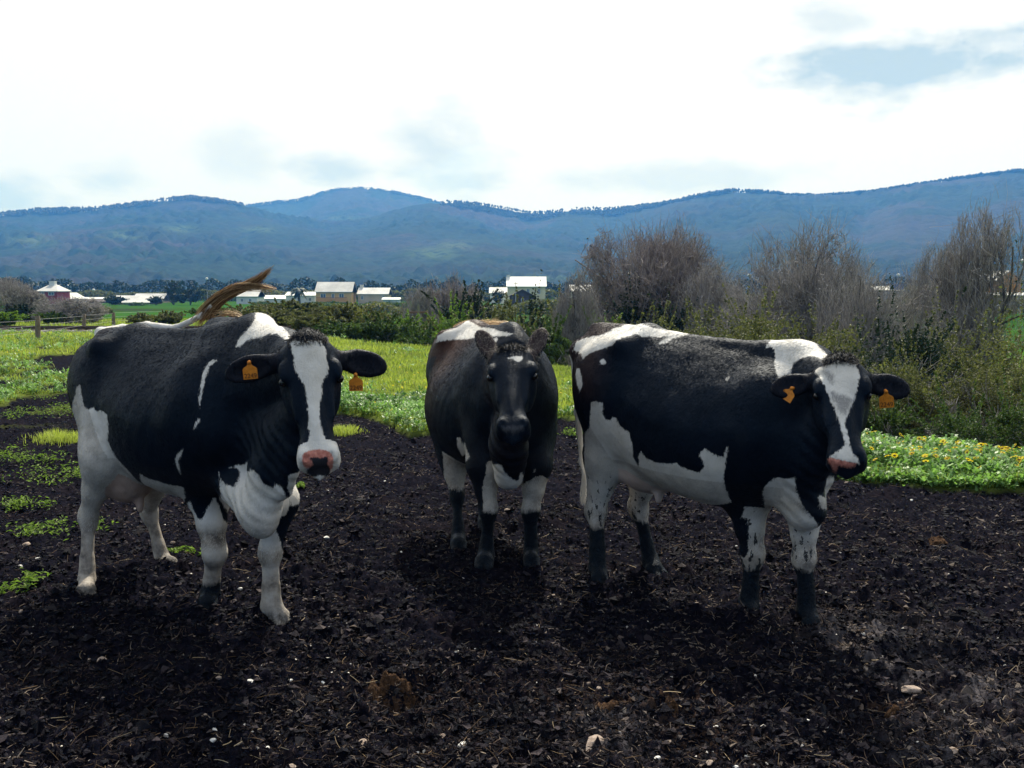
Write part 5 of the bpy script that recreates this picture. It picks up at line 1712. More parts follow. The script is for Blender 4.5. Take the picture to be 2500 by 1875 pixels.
def hedge(x0, x1, Y, h, kind, label, seed, n):
    r = np.random.default_rng(seed)
    a, b = xy(x0, Y)[0], xy(x1, Y)[0]
    L = b - a
    z = float(terrain_base(np.array([[(a + b) / 2, Y]]))[0])
    q = np.stack([r.uniform(-L / 2, L / 2, n), r.normal(0, 1.2, n), r.uniform(0, 1, n) ** .8], 1)
    top = h * (.55 + .75 * vnoise(q[:, :2] * np.array([1, 0]) + seed, .22, seed)) 
    q[:, 2] *= top
    nn = r.normal(0, 1, (n, 3)); nn[:, 2] += .6; nn /= np.linalg.norm(nn, axis=1, keepdims=True)
    tone = np.clip(.25 + .5 * vnoise(q, .3, seed + 1) + r.normal(0, .15, n), 0, 1)
    V, F, T_ = leaf_cards(r, q, nn, r.uniform(.5, 1.2, n) * .0032 * Y, tone, .7)
    o = link('hedge', new_mesh('hedge', V, F, [dict(d=LEAF_DARK, m=LEAF_MID, o=LEAF_OLIVE)[kind]], False, {'tone': ('POINT', T_)}), None, ((a + b) / 2, Y, z))
    tag(o, label, 'hedge', 'hedgerows between the far fields')


hedge(620, 1260, 150, 2.0, 'o', 'long olive hedgerow across the far field in front of the village', 401, 9000)
hedge(620, 1000, 200, 1.6, 'm', 'green hedgerow below the yellow house and its neighbours', 402, 6000)
hedge(1180, 1760, 170, 2.6, 'o', 'hedgerow below the cream house running right', 403, 9000)
hedge(1700, 2560, 175, 2.6, 'o', 'hedgerow behind the domed bare tree', 404, 9000)
hedge(-200, 2700, 420, 8, 'd', 'dark belt of trees behind the village at the foot of the hills', 407, 26000)
hedge(-200, 1300, 330, 3.5, 'o', 'grey green tree belt just behind the left village roofs', 408, 14000)
hedge(1200, 2700, 330, 4, 'o', 'grey green tree belt just behind the right village roofs', 409, 14000)
# left side
B(10, 44, 762, 90, 'b', 'light green bush at the left picture edge', 240, 6000, group='shrubs along the left field')
B(68, 56, 748, 60, 'd', 'dark round bush next to the light green one at the left edge', 241, 4000, group='shrubs along the left field')
B(130, 50, 768, 60, 'm', 'dark low bush at the foot of the spreading bare tree', 242, 3500, group='shrubs along the left field')
B(415, 48, 768, 80, 'o', 'low brownish scrub in the field above the left cow\'s back', 243, 3000, group='shrubs along the left field')
B(350, 43, 782, 60, 'o', 'small brown scrub patch by the last fence posts', 244, 2500, group='shrubs along the left field')
B(520, 60, 752, 90, 'm', 'green bush in the field left of the raised tail', 245, 3500, group='shrubs along the left field')
B(590, 52, 750, 80, 'o', 'olive bush in the field right of the raised tail', 246, 3500, group='shrubs along the left field')
B(240, 80, 752, 70, 'o', 'grey scrub in the far left field', 247, 2500, group='shrubs along the left field')
# around the village
G = 'garden trees around the village houses'
B(288, 262, 724, 48, 'd', 'dark round tree in front of the long grey roof', 250, 1600, .55, name='round_tree', group=G, low=.46)
B(386, 258, 724, 34, 'd', 'small dark round tree at the right end of the long grey roof', 251, 1200, .5, name='round_tree', group=G, low=.46)
B(430, 265, 688, 42, 'd', 'tall dark evergreen tree, left of a pair', 252, 1800, .6, name='evergreen_tree', group=G, low=.5)
B(470, 258, 700, 76, 'd', 'broad dark evergreen tree, right of a pair', 253, 2400, .6, name='evergreen_tree', group=G, low=.5)
B(1216, 262, 708, 30, 'd', 'small dark round tree beside the low white house', 254, 900, .5, name='round_tree', group=G, low=.46)
B(340, 255, 742, 60, 'm', 'green hedge bush below the long grey roof', 255, 1200, .5, name='garden_bush', group=G)
B(640, 262, 738, 50, 'm', 'garden bush left of the palm tree', 256, 1000, .5, name='garden_bush', group=G)
B(920, 250, 738, 46, 'm', 'clipped green hedge in front of the pale tan house', 257, 1200, .5, name='garden_bush', group=G)
B(800, 256, 738, 110, 'm', 'long low hedge in front of the yellow house', 258, 1600, .5, name='garden_bush', group=G, deep=.2)
B(1500, 240, 728, 80, 'm', 'garden bush between the white roofs on the right', 259, 1200, .5, name='garden_bush', group=G)


def palm(px, Y, ytop, ybase, wpx):
    z = bz(px, Y)
    x, y = xy(px, Y)
    h = top_h(ytop, Y, z)
    root = empty('palm_tree', (x, y, z))
    tag(root, 'palm tree with drooping fronds left of the yellow house', 'palm tree')
    r = np.random.default_rng(9)
    k = 9
    zz = np.linspace(-.2, h * .62, k)
    V, F = tube_mesh2([(0.05 * math.sin(i), 0, zz[i]) for i in range(k)], [.42 - .01 * i for i in range(k)], 9)
    link('trunk', new_mesh('trunk', V, F, [TWIG_MAT], True, {'tone': ('POINT', np.full(len(V), .3))}), root)
    Vs, Fs, Ts = [], [], []; off = 0
    R = wpx / 2 / FPX * Y
    for i in range(46):
        a = r.uniform(0, 2 * math.pi); el = r.uniform(-.3, 1.35)
        L = R * r.uniform(.9, 1.2)
        m = 8
        s = np.linspace(0, 1, m)
        rad = L * s * math.cos(el * .8)
        zc = h * .64 + L * (math.sin(el) * s * .9 - .85 * s ** 2)
        cx, cy = rad * math.cos(a), rad * math.sin(a)
        w = .55 * np.sin(np.clip(s + .08, 0, 1) * math.pi) ** .6 + .03
        px_, py_ = -math.sin(a), math.cos(a)
        spine = np.stack([cx, cy, zc], 1)
        lft = spine + np.stack([px_ * w, py_ * w, -w * .5], 1); rgt = spine - np.stack([px_ * w, py_ * w, w * .5], 1)
        V = np.concatenate([spine, lft, rgt]); q = []
        for j in range(m - 1):
            q += [[j, j + 1, m + j + 1, m + j], [j + 1, j, 2 * m + j, 2 * m + j + 1]]
        Vs.append(V); Fs.append(np.array(q) + off); off += len(V); Ts.append(np.full(len(V), r.uniform(.1, .9)))
    link('crown', new_mesh('crown', np.concatenate(Vs), [np.concatenate(Fs)], [LEAF_DARK], True, {'tone': ('POINT', np.concatenate(Ts))}), root)


def tube_mesh2(pts, radii, sides=8):
    P = np.array(pts, float)[None]; R = np.array(radii, float)[None]
    V, F = segs_to_tubes(P, R, sides)
    k = len(pts)
    return V, [F, np.array([list(range(sides)), [(k - 1) * sides + s for s in range(sides)][::-1]])]


palm(734, 268, 688, 742, 50)
# ------------------------------------------------------------------ grass, weeds, flowers, litter
def in_view_samples(r, n, r0, r1, a0=-36, a1=36, power=1.0):
    """ground points, denser near by: uniform in 1/r"""
    u = r.uniform(0, 1, n)
    R = 1 / (1 / r0 + (1 / r1 - 1 / r0) * u) if power == 1.0 else (r0 ** (1 - power) + (r1 ** (1 - power) - r0 ** (1 - power)) * u) ** (1 / (1 - power))
    A = np.radians(r.uniform(a0, a1, n))
    return np.stack([np.sin(A) * R, np.cos(A) * R], 1)


def grass_blades(r, P, z, h, w, lean=.35):
    n = len(P)
    a = r.uniform(0, 2 * math.pi, n)
    d = np.stack([np.cos(a), np.sin(a)], 1)
    ln = r.uniform(.1, 1.0, n) * lean
    side = np.stack([-d[:, 1], d[:, 0]], 1) * w[:, None]
    b = np.concatenate([P, z[:, None] - .01], 1)
    s3 = np.concatenate([side, np.zeros((n, 1))], 1)
    m = b + np.concatenate([d * (h * ln * .35)[:, None], (h * .55)[:, None]], 1)
    tp = b + np.concatenate([d * (h * ln)[:, None], (h * (1 - .25 * ln))[:, None]], 1)
    V = np.stack([b - s3, b + s3, m - s3 * .75, m + s3 * .75, tp], 1).reshape(-1, 3)
    k = np.arange(n)[:, None] * 5
    return V, [k + [0, 1, 3, 2], k + [2, 3, 4]]


def build_cover():
    r = np.random.default_rng(12)
    P = in_view_samples(r, 640000, 7.0, 75, power=1.6)
    z, mud = ground_z(P)
    s = line_side(P, CREST)
    keep = (mud < r.uniform(.05, .5, len(P))) & (s < 1.5) & (fbm(P, 2.2, 3, 61) > .36)
    P, z = P[keep], z[keep]
    R = np.hypot(P[:, 0], P[:, 1])
    h = r.uniform(.035, .10, len(P)) * (1 + .8 * (fbm(P, .8, 3, 62) - .4)) * (1 + R / 60)
    w = np.maximum(.0035, R * .00042)
    V, F = grass_blades(r, P, z, h, w, .9)
    tone = np.clip(.35 + .9 * (fbm(P, .7, 3, 63) - .45) + r.normal(0, .2, len(P)), 0, 1)
    o = link('meadow_grass', new_mesh('meadow_grass', V, F, [LEAF_GRASS], True, {'tone': ('POINT', np.repeat(tone, 5))}))
    tag(o, 'short sunlit meadow grass covering the field behind the cows', 'grass', kind='stuff')
    print('GRASS', len(P))
    # broad-leaved weeds: rosettes of lobed leaves, thick along the edge of the soil
    P = in_view_samples(r, 128000, 6.5, 45, power=1.8)
    z, mud = ground_z(P)
    s = line_side(P, CREST)
    sdm = poly_sd2(P, MUD)
    edge = np.exp(-((sdm + .5) / .9) ** 2)
    clump = fbm(P, .75, 3, 64)
    right = (P[:, 0] > 1.2) & (P[:, 1] < 13.5)
    lush = np.where(right, .95, .9 * edge * sstep(.44, .56, clump) + .25 * sstep(.60, .68, clump))
    left = (P[:, 0] < -6)
    lush = np.where(left, .85 * sstep(.47, .56, clump), lush)
    keep = (mud < .45) & (s < np.where(right, .5, 2.5)) & (r.uniform(0, 1, len(P)) < lush)
    P, z, clump, right = P[keep], z[keep], clump[keep], right[keep]
    R = np.hypot(P[:, 0], P[:, 1])
    n = len(P)
    print('WEEDS', n)
    m = 11
    sz = r.uniform(.026, .055, n) * np.where(right, 1.1, 1.0) * (1 + R / 40)
    up = r.uniform(.0, .12, n) * (.3 + np.clip((clump - .45) * 6, 0, 1.3)) * np.where(right, 1.15, .9)
    ang = r.uniform(0, 2 * math.pi, (n, m)); el = r.uniform(.1, 1.1, (n, m))
    L = sz[:, None] * r.uniform(.6, 1.25, (n, m))
    D = np.stack([np.cos(ang) * np.cos(el), np.sin(ang) * np.cos(el), np.sin(el)], 2)
    S = np.stack([-np.sin(ang), np.cos(ang), 0 * ang], 2)
    base = np.concatenate([P, (z + up)[:, None]], 1)[:, None, :] + r.normal(0, 1, (n, m, 3)) * (sz * .45)[:, None, None] * np.array([1, 1, .7])
    L3 = L[:, :, None]
    p0 = base; p1 = base + D * L3 * .40 + S * L3 * .24; p2 = base + D * L3 * .55 + S * L3 * .08; p3 = base + D * L3 * .80 + S * L3 * .20
    p4 = base + D * L3 - np.array([0, 0, .25]) * L3 * .5
    p5 = base + D * L3 * .80 - S * L3 * .20; p6 = base + D * L3 * .55 - S * L3 * .08; p7 = base + D * L3 * .40 - S * L3 * .24
    V = np.stack([p0, p1, p2, p3, p4, p5, p6, p7], 2).reshape(-1, 3)
    k = np.arange(n * m)[:, None] * 8
    F = [np.concatenate([k + [0, 1, 2, 6], k + [2, 3, 4, 5]]), np.concatenate([k + [0, 6, 7], k + [2, 5, 6]])]
    tone = np.clip(.50 + 1.2 * (fbm(P, 1.6, 3, 67) - .5)[:, None] + r.normal(0, .15, n)[:, None] + r.normal(0, .20, (n, m)), 0, 1)
    o = link('weeds', new_mesh('weeds', V, F, [LEAF_WEED], True, {'tone': ('POINT', np.repeat(tone.ravel(), 8))}))
    tag(o, 'lush broad leaved weeds along the edge of the dark soil', 'weeds', kind='stuff')
    # flowers
    t = NT('petal'); p_ = t.principled(t.ramp(t.noise(30, 2, .5, t.coord('Object')), [(.3, (.72, .50, .012)), (.7, (.85, .66, .03))]), .6, None, .2)
    tr = t.add('ShaderNodeBsdfTranslucent'); tr.inputs['Color'].default_value = (.9, .72, .05, 1)
    ms = t.add('ShaderNodeMixShader'); ms.inputs[0].default_value = .35
    t.link(p_.outputs[0], ms.inputs[1]); t.link(tr.outputs[0], ms.inputs[2]); t.link(ms.outputs[0], t.out.inputs['Surface'])
    petal = t.m
    t = NT('flower_eye'); t.principled((.16, .08, .01), .8); eye = t.m
    t = NT('flower_stalk'); t.principled((.05, .11, .02), .7); stalk = t.m

    def flower_geo(pn=12, R=.026):
        V = []; F = []
        for i in range(pn):
            a = 2 * math.pi * i / pn; b = a + 2 * math.pi / pn * .42; c_ = a - 2 * math.pi / pn * .42
            k = len(V)
            V += [(math.cos(a) * .006, math.sin(a) * .006, 0), (math.cos(b) * R * .75, math.sin(b) * R * .75, .004), (math.cos(a) * R, math.sin(a) * R, .002), (math.cos(c_) * R * .75, math.sin(c_) * R * .75, .004)]
            F.append([k, k + 3, k + 2, k + 1])
        return np.array(V), np.array(F)
    fv, ff = flower_geo()
    pm = new_mesh('petals', fv, ff, [petal], False)
    ev, ef = tube_mesh([(0, 0, -.002), (0, 0, .004), (0, 0, .006)], [.009, .008, .002], 8)
    em = new_mesh('flower_head', ev, ef, [eye])
    sv, sf = tube_mesh([(0, 0, -.16), (.004, .002, -.08), (0, 0, 0)], [.002, .0018, .0016], 4)
    sm = new_mesh('stalk', sv, sf, [stalk])
    Pf = in_view_samples(r, 9000, 7.2, 30, power=2.0)
    z, mud = ground_z(Pf); s = line_side(Pf, CREST)
    right = (Pf[:, 0] > 1.4) & (Pf[:, 1] < 13)
    mid = (Pf[:, 0] > -3.5) & (Pf[:, 0] <= 2.2) & (Pf[:, 1] > 10.5)
    fl = fbm(Pf, .8, 3, 66)
    keep = (mud < .25) & (s < .45) & ((right & (r.uniform(0, 1, len(Pf)) < .75 * sstep(-1.5, -.4, s) * 1.2 + .12)) | (mid & (r.uniform(0, 1, len(Pf)) < .35 * sstep(.50, .60, fl))) | ((Pf[:, 0] < -6) & (fl > .62)))
    Pf, z, right = Pf[keep], z[keep], right[keep]
    order = np.argsort(np.hypot(Pf[:, 0], Pf[:, 1]))
    Pf, z, right = Pf[order], z[order], right[order]
    print('FLOWERS', len(Pf))
    nind = 280
    for i in range(min(nind, len(Pf))):
        root = empty('yellow_flower', (Pf[i, 0], Pf[i, 1], z[i] + r.uniform(.13, .21)))
        root.rotation_euler = (r.normal(-.25, .45), r.normal(0, .4), r.uniform(0, 6.28))
        sc = r.uniform(.85, 1.35) * (1 if right[i] else .6); root.scale = (sc, sc, sc)
        tag(root, 'small yellow daisy flower open above the green weeds', 'flower', 'yellow flowers in the grass')
        link('petals', pm, root); link('flower_head', em, root)
    rest = np.arange(nind, len(Pf))
    if len(rest):
        n = len(rest)
        T_ = np.concatenate([Pf[rest], (z[rest] + r.uniform(.06, .13, n))[:, None]], 1)
        Rr = np.hypot(T_[:, 0], T_[:, 1])
        sc = r.uniform(.4, .75, n)
        # tilt each head
        ax = r.normal(0, .4, (n, 2))
        q = fv[None] * sc[:, None, None]
        q = q + np.stack([0 * q[:, :, 0], 0 * q[:, :, 0], q[:, :, 0] * ax[:, :1] + q[:, :, 1] * (ax[:, 1:] - .35)], 2)
        V = (q + T_[:, None, :]).reshape(-1, 3)
        F = (ff[None] + np.arange(n)[:, None, None] * len(fv)).reshape(-1, 4)
        o = link('far_flowers', new_mesh('far_flowers', V, F, [petal], False)); tag(o, 'haze of small yellow flowers spread over the sunlit meadow', 'flowers', kind='stuff')
    # tufts and seedlings on the soil
    TUFTS = [((150, 1075), .30, .13, 'g', 'bright yellow green grass tuft on the soil left of the left cow'), ((835, 1050), .22, .10, 'g', 'bright grass tuft on the soil just right of the left cow\'s muzzle'),
             ((1010, 1040), .20, .08, 'g', 'grass tuft at the soil edge left of the middle cow'), ((140, 1290), .22, .06, 'w', 'small green weed on the soil low left of the left cow'),
             ((443, 1362), .06, .03, 'w', 'tiny green seedling between the left cow\'s legs'), ((1400, 1065), .16, .05, 'w', 'pale green weed at the soil edge behind the right cow\'s hind leg'),
             ((45, 1440), .10, .04, 'w', 'green seedling near the left picture edge'), ((130, 1160), .30, .07, 'w', 'spreading green weed patch left of the left cow\'s hind leg'),
             ((60, 1240), .16, .05, 'w', 'thin green weed at the left picture edge'), ((30, 1130), .35, .07, 'w', 'loose patch of low weeds at the left edge'), ((110, 1010), .40, .07, 'w', 'creeping weeds on the soil beyond the bright tuft'),
             ((60, 960), .5, .08, 'w', 'ragged weed patch at the left edge, upper of several'), ((720, 1190), .05, .03, 'w', 'single seedling on bare soil right of the left cow\'s chest')]
    for (px, py), rad, hh, kind, lab in TUFTS:
        c0 = on_plane(px, py)[:2]
        if kind == 'g':
            n = 900
            P = c0 + r.normal(0, rad * .5, (n, 2)) * np.array([1, .8]); z, _ = ground_z(P)
            d = np.hypot(*(P - c0).T) / rad
            V, F = grass_blades(r, P, z, hh * r.uniform(.6, 1.2, n) * np.clip(1.2 - .5 * d, .3, 1.2), np.full(n, .003), .8)
            tone = np.clip(r.normal(.75, .2, n), 0, 1); T_ = np.repeat(tone, 5); mat = LEAF_GRASS; nm = 'grass_tuft'
        else:
            n = int(60 + 1100 * rad)
            cl_ = c0 + r.normal(0, rad * .75, (9, 2)); P = cl_[r.integers(0, 9, n)] + r.normal(0, rad * .22, (n, 2)); z, _ = ground_z(P)
            C_ = np.concatenate([P, (z + r.uniform(.005, hh * 1.4, n))[:, None]], 1)
            N_ = r.normal(0, .6, (n, 3)); N_[:, 2] = 1; N_ /= np.linalg.norm(N_, axis=1, keepdims=True)
            V, F, T_ = leaf_cards(r, C_, N_, r.uniform(.018, .05, n), np.clip(r.normal(.6, .28, n), 0, 1), .38)
            mat = LEAF_BRIGHT; nm = 'weed_patch'
        zz = float(ground_z(c0)[0][0])
        V = V - np.array([c0[0], c0[1], zz])
        o = link(nm, new_mesh(nm, V, F, [mat], False, {'tone': ('POINT', T_)}), None, (c0[0], c0[1], zz))
        tag(o, lab, 'grass tuft' if kind == 'g' else 'weed', kind='stuff')
    # straw and root bits
    n = 3600
    P = in_view_samples(r, n, 2.9, 12, power=2.2); z, mud = ground_z(P)
    keep = mud > .8; P, z = P[keep], z[keep]; n = len(P)
    a = r.uniform(0, 2 * math.pi, n); L = r.uniform(.02, .11, n) * r.uniform(.4, 1, n)
    d = np.stack([np.cos(a), np.sin(a), r.normal(0, .3, n)], 1)
    b = np.stack([-d[:, 1], d[:, 0], 0 * a], 1)
    p0 = np.concatenate([P, (z + .008)[:, None]], 1)
    k = np.linspace(0, 1, 4)
    path = p0[:, None, :] + d[:, None, :] * (L[:, None, None] * k[None, :, None]) + b[:, None, :] * (r.normal(0, .08, n) * L)[:, None, None] * (k * (1 - k) * 4)[None, :, None]
    rr = r.uniform(.0006, .0016, n)[:, None] * np.ones((1, 4))
    V, F = segs_to_tubes(path, rr, 3)
    t = NT('straw')
    t.principled(t.ramp(t.attr('tone').outputs['Fac'], [(0, (.05, .030, .018)), (.6, (.20, .13, .07)), (1, (.50, .40, .26))]), .8, None, .2)
    straw = t.m
    o = link('straw_litter', new_mesh('straw_litter', V, F, [straw], True, {'tone': ('POINT', np.repeat(r.uniform(0, 1, n) ** 2.4, 12))}))
    tag(o, 'scattered straw and root fibres lying on the trodden soil', 'straw', kind='stuff')
    # shreds of root and trodden straw worked into the soil
    n = 105000
    P = in_view_samples(r, n, 2.9, 14, power=1.8); z, mud = ground_z(P)
    keep = (mud > .8) & (fbm(P, 1.7, 3, 98) > r.uniform(.2, .62, n)); P, z = P[keep], z[keep]; n = len(P)
    a = r.uniform(0, 2 * math.pi, n); L = r.uniform(.008, .042, n) * (.8 + .05 * np.hypot(P[:, 0], P[:, 1]))
    d = np.stack([np.cos(a), np.sin(a), r.normal(.05, .45, n)], 1)
    k = np.linspace(0, 1, 3)
    bnd = r.normal(0, .25, (n, 3))
    path = np.concatenate([P, (z + .003)[:, None]], 1)[:, None, :] + d[:, None, :] * (L[:, None, None] * k[None, :, None]) + bnd[:, None, :] * L[:, None, None] * (k * (1 - k) * 2)[None, :, None]
    V, F = segs_to_tubes(path, (r.uniform(.0009, .0030, n) * (.8 + .04 * np.hypot(P[:, 0], P[:, 1])))[:, None] * np.array([[1, .9, .4]]), 3)
    t = NT('soil_fibre')
    t.principled(t.ramp(t.attr('tone').outputs['Fac'], [(0, (.0035, .0038, .0065)), (.5, (.017, .013, .015)), (.8, (.070, .048, .040)), (1, (.26, .21, .17))]), .85, None, .06)
    tn = np.clip(r.uniform(0, 1, n) ** 1.7 + .5 * (fbm(P, 1.3, 3, 99) - .5), 0, 1)
    o = link('soil_fibres', new_mesh('soil_fibres', V, F, [t.m], True, {'tone': ('POINT', np.repeat(tn, 9))}))
    tag(o, 'dark shreds of root and trodden straw worked into the soil', 'soil fibres', kind='stuff')
    # crumbs of soil, dung and tiny stones
    n = 140000
    P = in_view_samples(r, n, 2.9, 16, power=1.65); z, mud = ground_z(P)
    keep = (mud > .8) & (fbm(P, 2.5, 3, 88) > r.uniform(.18, .62, n)); P, z = P[keep], z[keep]; n = len(P)
    print('CRUMBS', n)
    oct_ = np.array([(1, 0, 0), (0, 1, 0), (-1, 0, 0), (0, -1, 0), (0, 0, 1), (0, 0, -1)], float)
    of = np.array([(0, 1, 4), (1, 2, 4), (2, 3, 4), (3, 0, 4), (1, 0, 5), (2, 1, 5), (3, 2, 5), (0, 3, 5)])
    s = r.uniform(.004, .020, n) * r.uniform(.35, 1, n) * (.85 + .05 * np.hypot(P[:, 0], P[:, 1]))
    big = r.uniform(0, 1, n) > .965; s[big] *= r.uniform(1.3, 1.9, big.sum())
    tone = np.clip(r.uniform(0, 1, n) ** 3.4 * .72 + .50 * (fbm(P, 1.1, 4, 89) - .5), 0, .80)
    white = r.uniform(0, 1, n) > .989
    tone[white] = r.uniform(.85, 1, white.sum()); s[white] = r.uniform(.003, .008, white.sum())
    ashy = np.zeros(n)
    for px_, py_, sg_ in [(2130, 1560, .24), (2400, 1690, .2), (2330, 1860, .2), (2200, 1640, .18), (2440, 1860, .28), (1480, 1790, .12), (2180, 1500, .15)]:
        c_ = on_plane(px_, py_)[:2]; ashy = np.maximum(ashy, np.exp(-(np.hypot(P[:, 0] - c_[0], P[:, 1] - c_[1]) / sg_) ** 2))
    pk = (r.uniform(0, 1, n) < ashy * .5) & (fbm(P, 9, 3, 93) > .48)
    tone[pk] = r.uniform(.68, .82, pk.sum())
    V = np.concatenate([P, (z + s * .3)[:, None]], 1)[:, None, :] + oct_[None] * s[:, None, None] * r.uniform(.35, 1.4, (n, 6, 1)) * np.array([1, 1, .55]) + r.normal(0, .32, (n, 6, 3)) * s[:, None, None]
    F = (of[None] + (np.arange(n) * 6)[:, None, None]).reshape(-1, 3)
    t = NT('soil_crumb')
    t.principled(t.ramp(t.attr('tone').outputs['Fac'], [(0, (.0040, .0044, .0082)), (.30, (.0100, .0095, .0150)), (.60, (.042, .034, .040)), (.8, (.13, .105, .09)), (.86, (.42, .38, .34)), (1, (.70, .66, .62))]), .6, t.bump(t.noise(160, 3, .7, t.coord('Object')), .7, .01), .05)
    o = link('soil_crumbs', new_mesh('soil_crumbs', V.reshape(-1, 3), F, [t.m], False, {'tone': ('POINT', np.repeat(tone, 6))}))
    tag(o, 'loose crumbs and tiny pebbles lying on the dark soil', 'soil crumbs', kind='stuff')
    # old dung, dried to brown fibre
    t = NT('dry_dung'); co = t.coord('Object')
    t.principled(t.ramp(t.noise(60, 5, .75, co), [(.35, (.018, .011, .008)), (.55, (.085, .048, .028)), (.75, (.20, .12, .07))]), .95, t.bump(t.noise(90, 4, .7, co), 1.0, .02), .08)
    dung = t.m
    for (px, py), R_, ring, lab in [((960, 1706), .12, .62, 'ring of dry brown dung around a dark hoof hole at the bottom left of centre'), ((2290, 1325), .085, 0, 'flat reddish brown dung pat on the soil at the right'),
                                    ((1480, 1745), .075, 0, 'dry brown dung pat near the bottom right of centre'), ((1640, 1770), .06, .3, 'small crumbled dung pat near the bottom, right of a larger pat'), ((2175, 1742), .05, 0, 'small dung pat beside the pitted cream stone')]:
        c0 = on_plane(px, py)[:2]; zz = float(ground_z(c0)[0][0])
        k_ = 56; gx, gy = np.meshgrid(np.linspace(-1.2, 1.2, k_), np.linspace(-1.2, 1.2, k_))
        q = np.stack([gx.ravel(), gy.ravel()], 1); rr_ = np.hypot(*q.T) * (.85 + .35 * fbm(q + px, 1.6, 3, 3))
        prof = np.exp(-((rr_ - ring) / (.26 if ring else .75)) ** (2 if ring else 4))
        if ring: prof *= .35 + .65 * sstep(-.5, .4, q[:, 1] - .3 * q[:, 0])
        Pw = c0 + q * R_; zg, _ = ground_z(Pw)
        hh = prof * (.030 if ring else .022) * (.6 + .9 * fbm(q + py, 5, 4, 5)) - .028 * (1 - prof) + prof * .006
        V_ = np.concatenate([q * R_, (zg + hh - zz)[:, None]], 1)
        ii = (np.arange(k_ - 1)[:, None] * k_ + np.arange(k_ - 1)[None, :]).ravel()
        o = link('dung_pat', new_mesh('dung_pat', V_, np.stack([ii, ii + 1, ii + 1 + k_, ii + k_], 1), [dung]), None, (c0[0], c0[1], zz))
        tag(o, lab, 'dung', 'dry dung on the soil')
    # stones one can count
    import bmesh

    def stone_mesh(seed, sq):
        rr_ = np.random.default_rng(seed)
        bm = bmesh.new(); bmesh.ops.create_icosphere(bm, subdivisions=3, radius=1.0)
        pts = np.array([v.co[:] for v in bm.verts])
        dn = rr_.normal(0, 1, (9, 3)); dn /= np.linalg.norm(dn, axis=1, keepdims=True)
        for k_ in range(9):                      # chip flat faces
            dd = pts @ dn[k_]; lim = rr_.uniform(.55, .85)
            pts = pts - np.maximum(dd - lim, 0)[:, None] * dn[k_]
        pts = pts * np.array(sq) + (fbm(pts, 2.4, 3, seed)[:, None] - .5) * .12
        for v, p in zip(bm.verts, pts): v.co = p
        me = bpy.data.meshes.new('stone'); bm.to_mesh(me); bm.free()
        return me
    t = NT('field_stone'); co = t.coord('Object')
    t.principled(t.ramp(t.noise(2.2, 5, .7, co), [(.3, (.20, .15, .12)), (.55, (.38, .30, .25)), (.75, (.52, .45, .40))]), .85, t.bump(t.noise(9, 4, .7, co), .5, .05), .2); st1 = t.m
    t = NT('pale_stone'); co = t.coord('Object')
    t.principled(t.ramp(t.noise(2.2, 5, .7, co), [(.3, (.45, .43, .40)), (.7, (.75, .74, .72))]), .7, None, .3); st2 = t.m
    BIG = [((1450, 1838), .040, st1, 'angular tan stone at the bottom edge right of centre, the largest one'), ((1130, 1820), .020, st2, 'bluish white stone near the bottom edge left of the largest stone'),
           ((885, 1812), .018, st1, 'pale tan stone near the bottom edge left of centre'), ((250, 1600), .026, st1, 'brownish flat stone on the shaded soil at the lower left'),
           ((62, 1322), .030, st1, 'long pinkish stone on the soil at the left edge'), ((2220, 1712), .034, st1, 'pitted cream coloured stone at the lower right'),
           ((2325, 1845), .028, st1, 'slanting cream stone near the bottom right corner'), ((797, 1318), .022, st2, 'white stone on the soil right of the left cow\'s front leg'),
           ((1455, 1510), .018, st1, 'round orange tan stone below the right cow\'s hind leg'), ((1238, 1252), .024, st1, 'tan stone seen between the middle cow\'s front legs'),
           ((1733, 1212), .024, st1, 'pale stone under the right cow\'s belly'), ((218, 1588), .012, st1, 'small reddish stone next to the flat brownish one at the lower left'),
           ((536, 1683), .014, st1, 'small pinkish stone on the shaded soil below the left cow'), ((612, 1684), .012, st2, 'small bluish stone on the shaded soil below the left cow'),
           ((92, 1366), .014, st2, 'white pebble just below the long pinkish stone'), ((50, 1390), .014, st2, 'small white pebble at the left edge below the pinkish stone')]
    for i, ((px, py), s, m, lab) in enumerate(BIG):
        c0 = on_plane(px, py)[:2]; zz = float(ground_z(c0)[0][0])
        me = stone_mesh(300 + i, (1.35, 1.0, .62)); me.materials.append(m)
        o = link('stone', me, None, (c0[0], c0[1], zz + s * .25)); o.scale = (s, s, s); o.rotation_euler = (r.uniform(-.2, .2), r.uniform(-.2, .2), r.uniform(0, 6))
        tag(o, lab, 'stone', 'stones lying on the soil')
    protos = []
    for i in range(5):
        me = stone_mesh(340 + i, (1.3, .9, .6)); me.materials.append(st1 if i < 2 else st2); protos.append(me)
    P = in_view_samples(r, 400, 3.2, 12, power=1.9); z, mud = ground_z(P)
    keep = np.where(mud > .9)[0][:90]
    for i in keep:
        s = r.uniform(.006, .016)
        o = link('pebble', protos[int(r.integers(0, 5))], None, (P[i, 0], P[i, 1], z[i] + s * .3)); o.scale = (s, s, s); o.rotation_euler = (0, 0, r.uniform(0, 6))
        tag(o, 'small pale pebble lying on the dark soil', 'pebble', 'pebbles scattered on the soil')


build_cover()
# ------------------------------------------------------------------ village
def pm(name, col, rough=.8, var=.10, scale=.35, bump=0): return plain(name, col, rough, var, scale, .2, bump)


